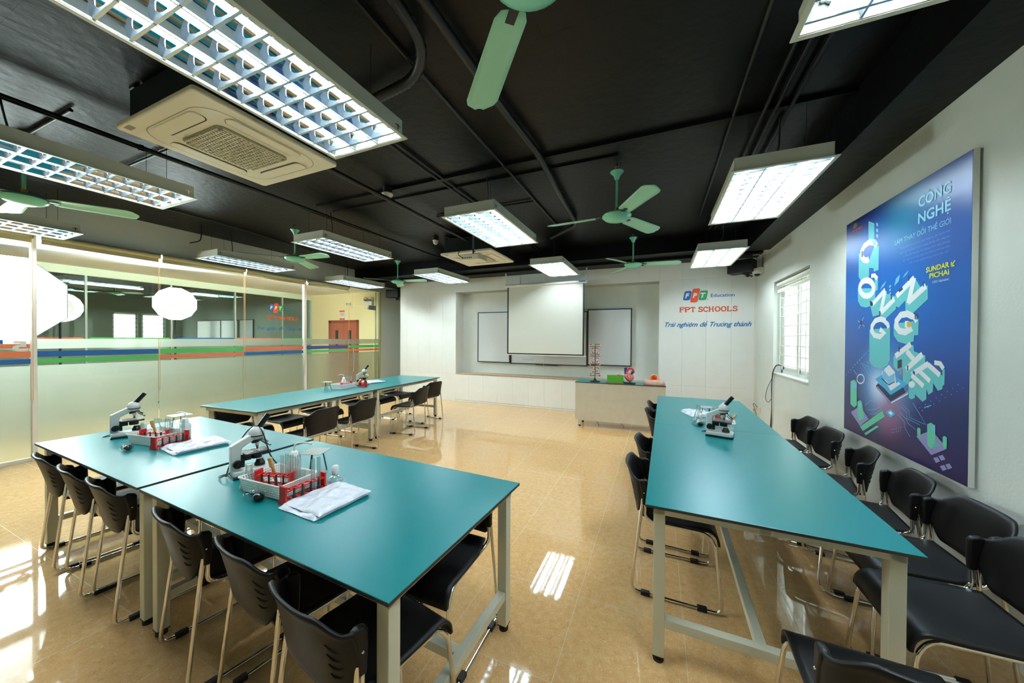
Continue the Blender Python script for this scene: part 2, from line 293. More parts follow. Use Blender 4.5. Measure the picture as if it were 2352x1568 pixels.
def vietnamese(txt, bold=0, shear=0, space=1.0):
    """letters with their accents drawn as small strokes: verts, faces, bbox"""
    V = []; F = []; x = 0; w = .055+bold*1.2
    def stroke(pts, wd=w):
        sv, sf = strip(pts, wd); b = len(V); V.extend(sv); F.extend([tuple(b+i for i in f) for f in sf])
    for ch in txt:
        marks = unicodedata.normalize('NFD', ch); base = marks[0]; marks = marks[1:]
        if base in '\u0111\u0110': bar = base; base = 'd' if base == '\u0111' else 'D'
        else: bar = None
        vs, fs, adv = glyph(base, bold); b = len(V); V.extend([(x+p, q) for p, q in vs]); F.extend([tuple(b+i for i in f) for f in fs])
        if vs: x0, x1 = x+min(p for p, q in vs), x+max(p for p, q in vs); top = max(q for p, q in vs)
        else: x0 = x1 = x; top = 0
        cx = (x0+x1)/2
        if base == 'i' and marks: top = .60
        y = top+.06
        if bar: 
            yy = top-.12 if bar == '\u0111' else top/2; q = x1-.12 if bar == '\u0111' else x0-.02; stroke([(q-.08, yy), (q+.16, yy)], w*.8)
        for m in marks:
            if m == '\u031b': stroke([(x1-.06, top-.07), (x1+.03, top-.03), (x1+.04, top+.06)])
        for m in marks:
            if m == '\u0302': stroke([(cx-.12, y), (cx, y+.10), (cx+.12, y)]); y += .15
        for m in marks:
            if m == '\u0301': stroke([(cx-.03, y), (cx+.08, y+.13)])
            if m == '\u0300': stroke([(cx+.03, y), (cx-.08, y+.13)])
            if m == '\u0309': stroke([(cx-.05, y+.14), (cx+.04, y+.15), (cx+.05, y+.09), (cx, y+.05), (cx, y)], w*.7)
            if m == '\u0303': stroke([(cx-.12, y+.02), (cx-.05, y+.08), (cx+.05, y+.03), (cx+.12, y+.09)], w*.8)
            if m == '\u0323': b = len(V); r = .045+bold; V.extend([(cx+r*cos(t*pi/4), -.15+r*sin(t*pi/4)) for t in range(8)]); F.append(tuple(range(b, b+8)))
        x += adv*space
    V = [(p+q*shear, q) for p, q in V]; xs = [v[0] for v in V]; ys = [v[1] for v in V]
    return V, F, (min(xs), max(xs), min(ys), max(ys))
def put_text(mb, txt, x0, y0, x1, y1, mapf, bold=0, shear=0, h=0, space=1.0, capref=None):
    """fit the text into the rectangle x0..x1, y0..y1 (y0/y1 = baseline and cap height when capref is given)"""
    vs, fs, (a, b, c, d) = (vietnamese if any(ord(q) > 127 for q in txt) else text_mesh)(txt, bold, shear, space)
    if capref: _, _, (_, _, c, d) = text_mesh(capref, bold, shear, space)
    sx = (x1-x0)/(b-a); sy = (y1-y0)/(d-c); mb.raw = True
    mb.add([mapf(x0+(x-a)*sx, y0+(y-c)*sy) for x, y in vs], fs)
# ================================================================ ROOM SHELL
XR, XL, YF, YB, ZS = 1.531, -6.956, 6.989, -2.6, 3.2
b = MB().box(XL-2.8, YB, -.12, XR+.2, 8.1, 0); struct('floor', b, 'floor', smooth=False)
b = MB().box(XL-.15, YB, ZS, XR+.2, 8.1, ZS+.15); struct('ceiling', b, 'slab', smooth=False)
b = MB().box(XL+.0, 6.27, 2.955, XR, 6.62, ZS); b.box(XL, 6.62, 2.912, XR, 8.0, 2.955); struct('trim_1', b, 'black', smooth=False)
b = MB().box(1.21, YB, 2.873, XR, 6.27, ZS); struct('trim_2', b, 'black', smooth=False)
# right wall with the window opening
wy0, wy1, wz0, wz1 = 4.775, 6.05, 1.03, 2.345
b = MB().box(XR, YB, 0, XR+.2, wy0, ZS).box(XR, wy1, 0, XR+.2, 8.1, ZS).box(XR, wy0, 0, XR+.2, wy1, wz0).box(XR, wy0, wz1, XR+.2, wy1, ZS)
struct('wall_right', b, 'wall', smooth=False)
b = MB().box(XL-.2, YB-.15, 0, XR+.2, YB, ZS); struct('wall_back', b, 'wall', smooth=False)
# left side: bulkhead above the glass and the solid end piece
b = MB().box(XL-.12, YB, 2.755, XL, 7.1, ZS).box(XL-.12, 7.1, 0, XL, 8.1, ZS); struct('wall_left', b, 'wall', smooth=False)
# front wall: panelled cladding with a niche
b = MB(); G = .0011; YP = YF+.018
def plates(x0, x1, z0, z1, seams, y0=YF, y1=YP):
    xs = [x0]+[s for s in seams if x0+.01 < s < x1-.01]+[x1]
    for a, c in zip(xs, xs[1:]): b.box(a+G, y0, z0+G, c-G, y1, z1-G)
LS = [-5.94, -5.573, -5.213, -4.852]; TS = [-4.107, -3.731, -3.353, -2.988, -2.611, -2.239, -1.854, -1.475, -1.116, -.738, -.361]; RS = [.396, .78, 1.165]
for z0, z1 in ((0, .664), (.664, 2.604), (2.604, 2.912)): plates(-6.153, -4.476, z0, z1, LS); plates(.008, XR-.012, z0, z1, RS)
plates(-4.476, .008, 2.604, 2.912, TS); plates(-4.476, .008, .045, .655, TS)
b.box(-4.476, YF, .002, .008, YP, .04)
b.cur = 1
b.box(-6.153, YP, 0, -4.476, 8.1, 2.912).box(.008, YP, 0, XR, 8.1, 2.912).box(-4.476, YP, 2.604, .008, 8.1, 2.912).box(-4.476, YP, 0, .008, 7.34, .664)
b.cur = 2; b.box(-4.476, 7.335, .664, .008, 8.1, 2.604)
b.cur = 0; b.box(-4.476, YF+.002, .664, -4.47, 7.335, 2.604).box(.002, YF+.002, .664, .008, 7.335, 2.604)
b.cur = 2; b.box(XL, 7.95, 0, -6.153, 8.1, 2.912)
struct('wall_front', b, ['white_panel', 'seam', 'wall'], smooth=False)
b = MB().box(-4.47, YF-.012, .664, .002, 7.335, .682); struct('trim_3', b, 'wood', smooth=False, bevel=.003)
# white corner trunking at the right front corner
b = MB().box(XR-.03, YF-.03, 0, XR, YF, 2.873); struct('trim_4', b, 'casew', smooth=False)
# ---------------------------------------------------------------- window
wf = MB(); x0, x1 = XR+.10, XR+.15
wf.box(x0, wy0, wz0, x1, wy0+.05, wz1).box(x0, wy1-.05, wz0, x1, wy1, wz1).box(x0, wy0, wz0, x1, wy1, wz0+.06).box(x0, wy0, wz1-.06, x1, wy1, wz1)
win = struct('window_1', wf, 'alu', bevel=.004)
for a, c in ((wy0+.05, (wy0+wy1)/2-.02), ((wy0+wy1)/2+.02, wy1-.05)):
    s = MB(); e = .045
    s.box(x0+.005, a, wz0+.06, x1-.005, a+e, wz1-.06).box(x0+.005, c-e, wz0+.06, x1-.005, c, wz1-.06).box(x0+.005, a, wz0+.06, x1-.005, c, wz0+.06+e).box(x0+.005, a, wz1-.06-e, x1-.005, c, wz1-.06)
    f = s.build('sash', 'alu', win, bevel=.003); MB().box(x0+.02, a+e, wz0+.06+e, x0+.026, c-e, wz1-.06-e).build('pane', 'wglass', f, smooth=False)
s = MB().box(x0-.01, (wy0+wy1)/2-.03, wz0+.02, x1, (wy0+wy1)/2+.03, wz1-.02); s.build('mullion', 'alu', win, bevel=.003)
g = MB()
for k in range(9): z = wz0+.13+k*.135; g.tube([(x0-.03, wy0+.03, z), (x0-.03, wy1-.03, z)], .006, 6)
for y in (wy0+.035, wy1-.035, (wy0+wy1)/2-.12, wy0+.3): g.tube([(x0-.03, y, wz0+.03), (x0-.03, y, wz1-.03)], .007, 6)
g.build('security_grille', 'casew', win)
s = MB().box(XR-.012, wy0+.001, wz0+.0005, x0, wy1-.001, wz0+.012); s.build('window_sill', 'white_panel', win, smooth=False)
bl = thing('roller_blind', 'white roller blind rolled up at the top of the barred window', 'blind', (XR+.055, (wy0+wy1)/2, wz1-.05))
MB().lathe([(.0, -.61), (.034, -.61), (.034, .61), (0, .61)], 16, axis='Y').build('roll', 'casew', bl); MB().box(-.02, -.61, -.11, .0, .61, -.07).build('bottom_bar', 'casew', bl, bevel=.003)
# ---------------------------------------------------------------- glass partition on the left
posts = [(1.49, 1.531, .05), (4.925, 4.975, .05)]
ends = [YB, 1.49, 1.531, 2.64, 3.787, 4.925, 4.975, 6.06, 6.88, 7.06]
n = [2]; cols = {'o': 's_or', 'b': 's_bl', 'g': 's_gr', 'n': 's_nv'}
bays = [(YB+.02, 1.488, 'o', 'b'), (1.533, 2.635, 'b', 'g'), (2.645, 3.782, 'g', 'o'), (3.792, 4.923, 'o', 'b'), (4.977, 6.055, 'n', 'g'), (6.885, 7.055, 'g', 'o')]
def bay(name, y0, y1, c1, c2, z1=2.74, x=XL, zb=.03, par=None):
    p = MB().box(x-.006, y0, zb, x+.006, y1, z1)
    o = struct(name, p, 'glass', smooth=False) if par is None else p.build('pane', 'glass', par, smooth=False)
    par = par or o
    f = MB().box(x-.0105, y0, 1.354, x-.0075, y1, 1.476).box(x-.0105, y0, zb+.02, x-.0075, y1, 1.150); f.build('frosted_film', 'frost', par, smooth=False)
    MB().box(x+.0075, y0, 1.255, x+.009, y1, 1.326).build('stripe', cols[c1], par, smooth=False)
    MB().box(x+.0075, y0, 1.176, x+.009, y1, 1.234).build('stripe', cols[c2], par, smooth=False)
    return o
for y0, y1, c1, c2 in bays: bay('window_%d' % n[0], y0, y1, c1, c2); n[0] += 1
w2 = bpy.data.objects['window_2']; MB().box(XL+.0075, .7, 1.36, XL+.009, 1.485, 1.415).build('orange_patch', 's_or', w2, smooth=False); MB().box(XL+.0075, .7, 1.417, XL+.009, 1.30, 1.465).build('blue_patch', 's_bl', w2, smooth=False)
nb5 = MB(); put_text(nb5, '5', -1.47, 1.325, -1.36, 1.45, lambda a, c: (XL+.011, -a, c), bold=.04); nb5.build('mirrored_numeral', 'alu', w2, smooth=False)
fr = MB()
for y0, y1, w in posts: fr.box(XL-.03, y0, 0, XL+.04, y1, 2.755)
fr.box(XL-.02, YB, 0, XL+.02, 6.055, .04).box(XL-.02, YB, 2.735, XL+.02, 6.06, 2.758).box(XL-.02, 6.88, 0, XL+.02, 7.06, .04).box(XL-.02, 6.06, 2.735, XL+.02, 7.06, 2.758)
struct('trim_5', fr, 'alu', smooth=False, bevel=.004)
fr = MB().box(XL-.03, 7.058, 0, XL+.03, 7.1, 2.755); struct('trim_6', fr, 'aluy', smooth=False)
# glass door
d1 = MB().box(XL-.006, 6.065, .02, XL+.006, 6.875, 2.3); door = struct('door_1', d1, 'glass', smooth=False)
MB().box(XL-.0105, 6.065, 1.354, XL-.0075, 6.875, 1.476).box(XL-.0105, 6.065, .1, XL-.0075, 6.875, 1.150).build('frosted_film', 'frost', door, smooth=False)
MB().box(XL+.0075, 6.065, 1.255, XL+.009, 6.875, 1.326).build('stripe', 's_gr', door, smooth=False)
MB().box(XL+.0075, 6.065, 1.176, XL+.009, 6.875, 1.234).build('stripe', 's_or', door, smooth=False)
MB().box(XL-.006, 6.065, 2.31, XL+.006, 6.875, 2.735).build('transom_pane', 'glass', door, smooth=False)
MB().box(XL-.014, 6.7, 2.24, XL+.014, 6.95, 2.36).build('patch_fitting', 'chrome', door, smooth=False, bevel=.003)
MB().box(XL-.014, 6.02, 2.30, XL+.014, 6.14, 2.36).build('patch_fitting', 'chrome', door, smooth=False, bevel=.003)
h = MB().tube([(XL+.06, 6.17, .68), (XL+.06, 6.17, 1.25)], .013, 12).tube([(XL, 6.17, .78), (XL+.06, 6.17, .78)], .008, 8).tube([(XL, 6.17, 1.15), (XL+.06, 6.17, 1.15)], .008, 8); h.build('door_handle', 'chrome', door)
# roller blinds along the partition
first = None
for i, (y0, y1, nm) in enumerate([(YB+.05, 1.5, 'olive roller blind above the leftmost glass bay'), (1.55, 2.63, 'olive roller blind above the glass bay right of the first white post'), (2.65, 3.775, 'olive roller blind above the glass bay with green over orange stripes'), (3.795, 4.92, 'olive roller blind above the glass bay just left of the second white post'), (4.98, 6.03, 'olive roller blind between the second white post and the glass door')]):
    t = thing('roller_blind', nm, 'blind', (XL+.07, (y0+y1)/2, 2.7), group='rolled up blinds along the glass partition'); L = (y1-y0)/2-.01
    MB().lathe([(0, -L), (.034, -L), (.034, L), (0, L)], 20, c=(0, 0, .012), axis='Y').build('roll', 'blind', t)
    MB().box(-.045, -L, .0, -.02, L, .05).build('bracket_rail', 'casew', t, smooth=False)
    MB().box(-.012, -L, -.075, -.006, L, -.01).build('hem', 'blind', t, smooth=False)
    e = MB().cyl((0, -L-.008, .012), (0, -L, .012), .038, n=20).cyl((0, L, .012), (0, L+.008, .012), .038, n=20); e.build('end_cap', 'blindend', t)
    if y1 > 0:
        z1 = -2.1 if i in (1,) else -1.95
        c = MB().tube([(.03, L+.0-.02, .03), (.03, L-.02, -1.95), (.03, L-.012, -2.0), (.03, L-.004, -1.95), (.03, L-.004, .03)], .0022, 5); c.build('bead_chain', 'cordo', t)
# ---------------------------------------------------------------- corridor behind the glass
XF, YE = -9.6, 7.05
b = MB().box(XF-.1, YB, 2.765, XL-.12, YE, 2.85); struct('ceiling_2', b, 'corrceil', smooth=False)
b = MB().box(XF-.1, YE, 0, XL-.12, YE+.12, 2.9); struct('wall_corridor', b, 'cream', smooth=False)
b = MB().box(XF-.1, YB-.15, 0, XL-.1, YB, 2.9); struct('wall_corridor_back', b, 'cream', smooth=False)
dd = MB(); a0, a1, dz = -8.82, -7.67, 2.0
dd.box(a0-.0, YE-.03, 0, a0+.07, YE, dz).box(a1-.07, YE-.03, 0, a1, YE, dz).box(a0, YE-.03, dz-.07, a1, YE, dz)
dr = struct('door_2', dd, 'doorf', smooth=False, bevel=.004); mid = (a0+a1)/2
for q0, q1 in ((a0+.07, mid-.002), (mid+.002, a1-.07)):
    s = MB(); c = (q0+q1)/2; s.box(q0, YE-.022, 0, c-.06, YE-.002, dz-.07).box(c+.06, YE-.022, 0, q1, YE-.002, dz-.07).box(c-.06, YE-.022, 0, c+.06, YE-.002, 1.2).box(c-.06, YE-.022, 1.72, c+.06, YE-.002, dz-.07)
    l = s.build('door_leaf', 'door', dr, smooth=False); MB().box(c-.06, YE-.015, 1.2, c+.06, YE-.008, 1.72).build('vision_pane', 'dglass', l, smooth=False)
nt_ = thing('wall_notice', 'small white and red notice on the cream corridor wall above the brown double door', 'sign', (-8.3, YE-.012, 2.15))
MB().box(-.1, 0, -.13, .1, .008, .13).build('panel', 'cream_pl', nt_, smooth=False); MB().box(-.1, -.002, .09, .1, 0, .13).box(-.1, -.002, -.13, .1, 0, -.09).box(-.07, -.002, .03, .07, 0, .045).box(-.07, -.002, -.01, .07, 0, .0).build('red_print', 'logo_o', nt_, smooth=False)
em = thing('emergency_light', 'white twin-head emergency light on the cream wall near the glass door', 'lamp', (-7.25, YE-.08, 2.52))
MB().box(-.13, 0, -.2, .13, .07, -.02).build('housing', 'cream_pl', em, bevel=.01)
for s_ in (-.09, .09): MB().lathe([(0, -.05), (.055, -.04), (.06, 0), (.03, .06), (0, .06)], 16, c=(s_, .02, .04), axis='Y').build('lamp_head', 'chrome', em)
sw = MB().box(-7.95, YE-.01, 2.35, -7.91, YE, 2.42).tube([(-7.93, YE-.006, 2.42), (-7.93, YE-.006, 2.76)], .006, 6); tag(sw.build('wall_sensor', 'cream_pl'), 'tiny white sensor with a vertical cable on the cream corridor wall', 'sensor')
# far partition and classroom behind it
b = MB().box(XF-.12, YB, 2.62, XF-.02, YE, 2.765); struct('trim_7', b, 'headg', smooth=False)
b = MB()
for y in (1.35, 2.66, 3.85, 5.05, 6.2): b.box(XF-.04, y-.014, 0, XF+.004, y+.014, 2.62)
b.box(XF-.04, YB, 0, XF, YE, .04).box(XF-.05, 7.0, 0, XF+.02, YE, 2.62); struct('trim_8', b, 'farmull', smooth=False)
p = MB().box(XF-.012, YB, .04, XF-.004, 7.0, 2.62); fp = struct('window_8', p, 'glass', smooth=False)
MB().box(XF-.02, YB, .05, XF-.014, 7.0, 1.44).build('frosted_film', 'frost', fp, smooth=False)
for i, y in enumerate((YB, 1.35, 2.66, 3.85, 5.05, 6.2)):
    y1 = (1.35, 2.66, 3.85, 5.05, 6.2, 7.0)[i]; MB().box(XF-.003, y+.035, 1.44, XF+.002, y1-.035, 1.49).build('stripe', ['s_gr', 's_or', 's_gr', 's_bl', 's_or', 's_gr'][i], fp, smooth=False)
FX = -16.9
b = MB().box(FX, YB, -.12, XF-.1, YE+.1, 0); struct('floor_2', b, 'floor', smooth=False)
b = MB().box(FX, YB, ZS, XF-.1, YE+.1, ZS+.1); struct('ceiling_3', b, 'black', smooth=False)
b = MB().box(XF-.2, YB, 2.765, XF-.1, YE, ZS); struct('wall_far_bulkhead', b, 'fargrey', smooth=False)
b = MB().box(FX, YE, 0, XF-.1, YE+.12, ZS); struct('wall_far_front', b, 'fargrey', smooth=False)
b = MB().box(FX, YB-.1, 0, XF-.1, YB, ZS); struct('wall_far_back', b, 'fargrey', smooth=False)
ow = [(2.2, 2.9), (5.25, 5.87), (5.97, 6.6)]; b = MB(); yy = YB
for a, c in ow: b.box(FX-.15, yy, 0, FX, a, ZS); b.box(FX-.15, a, 0, FX, c, 1.1).box(FX-.15, a, 2.33, FX, c, ZS); yy = c
b.box(FX-.15, yy, 0, FX, YE+.1, ZS); struct('wall_far', b, 'fargrey', smooth=False)
for i, (a, c) in enumerate(ow):
    w_ = MB().box(FX-.1, a, 1.1, FX-.05, a+.05, 2.33).box(FX-.1, c-.05, 1.1, FX-.05, c, 2.33).box(FX-.1, a, 1.1, FX-.05, c, 1.16).box(FX-.1, a, 2.27, FX-.05, c, 2.33); o = struct('window_%d' % (9+i), w_, 'alu', smooth=False)
    g = MB()
    for k in range(7): g.box(FX-.03, a, 1.2+k*.155, FX-.02, c, 1.215+k*.155)
    g.build('security_grille', 'bframe', o, smooth=False)
# ================================================================ SIGNS
SL = {'F': [[(0, 0), (0, 10)], [(0, 10), (7, 10)], [(0, 5.4), (5, 5.4)]], 'P': [[(0, 0), (0, 10)], [(0, 10), (4.5, 10), (6.6, 9.2), (7, 7.6), (6.6, 6), (4.5, 5), (0, 5)]], 'T': [[(3.8, 0), (3.8, 10)], [(0, 10), (7.6, 10)]],
 'S': [[(6.6, 8.2), (5.6, 9.6), (3.6, 10), (1.4, 9.5), (.7, 7.8), (1.6, 6), (3.8, 5.3), (6, 4.4), (6.9, 2.6), (6, .7), (3.8, 0), (1.6, .3), (.4, 1.8)]], 'C': [[(7, 7.6), (5.8, 9.5), (3.8, 10), (1.5, 9), (.3, 6.5), (.3, 3.5), (1.5, 1), (3.8, 0), (5.8, .4), (7.2, 2.2)]],
 'H': [[(1, 0), (1, 10)], [(7, 0), (7, 10)], [(1, 5), (7, 5)]], 'O': [[(4, 10), (1.6, 9.2), (.3, 6.8), (.3, 3.2), (1.6, .8), (4, 0), (6.4, .8), (7.7, 3.2), (7.7, 6.8), (6.4, 9.2), (4, 10)]], 'L': [[(1, 10), (1, 0)], [(0, 0), (6.8, 0)]]}
SERIF = {'F': [(-1.3, 0, 2.2, 0), (-1.3, 10, 0, 10), (7, 10, 7, 7.6), (5, 6.6, 5, 4.2)], 'P': [(-1.3, 0, 2.4, 0), (-1.3, 10, 0, 10)], 'T': [(2, 0, 5.8, 0), (0, 10, 0, 7.6), (7.6, 10, 7.6, 7.6)], 'S': [(6.7, 10, 6.7, 7.4), (.3, 0, .3, 2.8)], 'C': [(7, 10, 7, 7)], 'H': [(-.6, 0, 2.6, 0), (-.6, 10, 2.6, 10), (5.4, 0, 8.6, 0), (5.4, 10, 8.6, 10)], 'O': [], 'L': [(-.6, 10, 2.8, 10), (-.6, 0, 1, 0), (6.8, 0, 6.8, 2.8)]}
ADV = {'F': 9.6, 'P': 9.4, 'T': 9.8, 'S': 9, 'C': 9.4, 'H': 11, 'O': 10.2, 'L': 9.4, ' ': 4}
def slab(mb, txt, x0, z0, x1, z1, mapf, w=2.1):
    tot = sum(ADV[c] for c in txt)-1.5; sx = (x1-x0)/tot; sz = (z1-z0)/12.1; x = 1.3*.6
    for ch in txt:
        k = 0
        for pl in SL.get(ch, []):
            k += 1
            sv, sf = strip([(x+a, 1.05+c) for a, c in pl], w if k == 1 or ch in 'SCOP' else w*.85); mb.add([mapf(x0+a*sx, z0+c*sz, .0003*k) for a, c in sv], sf)
        for a, c, d, e in SERIF.get(ch, []):
            for q in ribbon([(x+a, 1.05+c), (x+d, 1.05+e)], w*.8): mb.add([mapf(x0+i*sx, z0+j*sz, .0006) for i, j in q], [(0, 1, 2, 3)])
        x += ADV[ch]
def para(x0, z0, x1, z1, sl=.03, r=.03):
    """rounded leaning logo tile"""
    w, h = x1-x0, z1-z0; out = []
    for (a, c) in rrect(0, 0, w-sl, h, r, 5): out.append((x0+a+sl*c/h, z0+c))
    return out
SCRIPT = 'Trải nghiệm để Trưởng thành'
def signs(mapf, th, where, g=1.0):
    """mapf(x, z, lift) -> world point on the wall; tiles and letters stand th proud of it"""
    def solid(mb, polys):
        for p in polys:
            n_ = len(p); mb.add([mapf(a, c, 0) for a, c in p]+[mapf(a, c, th) for a, c in p], [tuple(range(n_)), tuple(range(n_, 2*n_))]+[(i, (i+1) % n_, n_+(i+1) % n_, n_+i) for i in range(n_)])
    t = thing('wall_logo', 'three-tile coloured logo with the word Education '+where, 'sign', mapf(.6, 2.2, 0))
    inv = Matrix.Translation(-Vector(mapf(.6, 2.2, 0)))
    def part(nm, mt, fn):
        mb = MB(); mb.m = inv; fn(mb); o = mb.build(nm, mt, t, smooth=False); return o
    part('blue_tile', 'logo_b', lambda mb: solid(mb, [para(.402, 2.224, .55, 2.392)])); part('orange_tile', 'logo_o', lambda mb: solid(mb, [para(.518, 2.182, .684, 2.43, .045)])); part('green_tile', 'logo_g', lambda mb: solid(mb, [para(.652, 2.219, .807, 2.389)]))
    def wl_(mb):
        for ch, x, sx in (('F', .438, .07), ('P', .562, .07), ('T', .683, .085)): put_text(mb, ch, x, 2.262, x+sx, 2.352, lambda a, c: mapf(a, c, th+.0015), bold=.05, shear=.2)
    part('white_letters', 'logo_w', wl_)
    part('education_lettering', 'let_b', lambda mb: (put_text(mb, 'Education', .847, 2.266, 1.208, 2.325, lambda a, c: mapf(a, c, .003), bold=.012), mb.add([mapf(.80+.008*cos(i), 2.231+.008*sin(i), .003) for i in range(6)], [tuple(range(6))])))
    t2 = MB(); slab(t2, 'FPT SCHOOLS', .356, 2.005, 1.245, 2.1, lambda a, c, l: mapf(a, c, .004+l)); tag(t2.build('wall_lettering', 'let_o', smooth=False), 'orange capitals below the three-tile logo '+where, 'sign')
    t3 = MB(); put_text(t3, SCRIPT, .107, 1.715, 1.461, 1.845, lambda a, c: mapf(a, c, .004), bold=.015, shear=.38, space=.95); tag(t3.build('wall_slogan', 'let_b', smooth=False), 'blue slanted slogan lettering '+where, 'sign')
signs(lambda x, z, l: (x, YF-l-.0005, z), .006, 'on the white panels of the front wall')
signs(lambda x, z, l: (XF+.004+l, 5.55+(x-.107)*.95, 1.68+(z-1.715)*1.06), .004, 'on the far glass across the corridor')
# ================================================================ POSTER
ps = thing('wall_poster', 'tall blue technology poster panel with isometric letters on the right wall', 'poster', (1.495, 3.88, .745))
MB().box(0, -1.3, 0, .024, 0, 1.767).build('panel', 'alu', ps, smooth=False)
def poster_mat():
    m = bpy.data.materials.new('poster_print'); m.use_nodes = True; nt = m.node_tree; B = nt.nodes['Principled BSDF']; N = nt.nodes.new; L = nt.links.new
    tc = N('ShaderNodeTexCoord'); sp = N('ShaderNodeSeparateXYZ'); L(tc.outputs['Object'], sp.inputs[0])
    cr = N('ShaderNodeValToRGB'); e = cr.color_ramp.elements; e[0].position = 0; e[0].color = lin((44, 36, 84)); e[1].position = 1; e[1].color = lin((20, 44, 128))
    for p, c in ((.18, (40, 40, 108)), (.45, (8, 92, 182)), (.62, (0, 110, 204)), (.8, (14, 84, 168))): q = e.new(p); q.color = lin(c)
    mr = N('ShaderNodeMath'); mr.operation = 'DIVIDE'; mr.inputs[1].default_value = 1.767; L(sp.outputs[2], mr.inputs[0]); L(mr.outputs[0], cr.inputs[0])
    col = cr.outputs[0]
    for (y, z, r, c, a) in ((-.55, .45, .42, (120, 190, 250), .9), (-.62, .27, .26, (200, 80, 100), .55), (-.75, 1.62, .42, (0, 120, 150), .75), (-.02, .8, .4, (70, 110, 185), .5), (-.72, .95, .5, (0, 112, 208), .6), (-.5, .43, .17, (235, 240, 255), .85), (-1.2, 1.2, .4, (50, 84, 160), .5), (-.15, 1.75, .3, (20, 30, 70), .7), (-1.25, .3, .35, (30, 34, 90), .7)):
        v = N('ShaderNodeVectorMath'); v.operation = 'DISTANCE'; v.inputs[1].default_value = (0, y, z); L(tc.outputs['Object'], v.inputs[0])
        k = N('ShaderNodeMapRange'); k.inputs[1].default_value = 0; k.inputs[2].default_value = r; k.inputs[3].default_value = a; k.inputs[4].default_value = 0; k.interpolation_type = 'SMOOTHSTEP'; L(v.outputs['Value'], k.inputs[0])
        mx = N('ShaderNodeMixRGB'); mx.inputs[2].default_value = lin(c); L(k.outputs[0], mx.inputs[0]); L(col, mx.inputs[1]); col = mx.outputs[0]
    L(col, B.inputs['Base Color']); B.inputs['Roughness'].default_value = .3; return m
M['poster'] = poster_mat()
MB().box(-.0015, -1.298, .002, 0, -.002, 1.765).build('printed_background', 'poster', ps, smooth=False)
PC = {'C': (70, 180, 232), 'D': (50, 66, 92), 'G': (104, 206, 170), 'G2': (92, 186, 178), 'L': (128, 196, 236), 'N': (30, 48, 86), 'P': (150, 146, 200), 'PP': (60, 70, 160), 'T': (104, 200, 206), 'T2': (100, 190, 196), 'W': (236, 240, 246), 'Y': (226, 180, 80)}
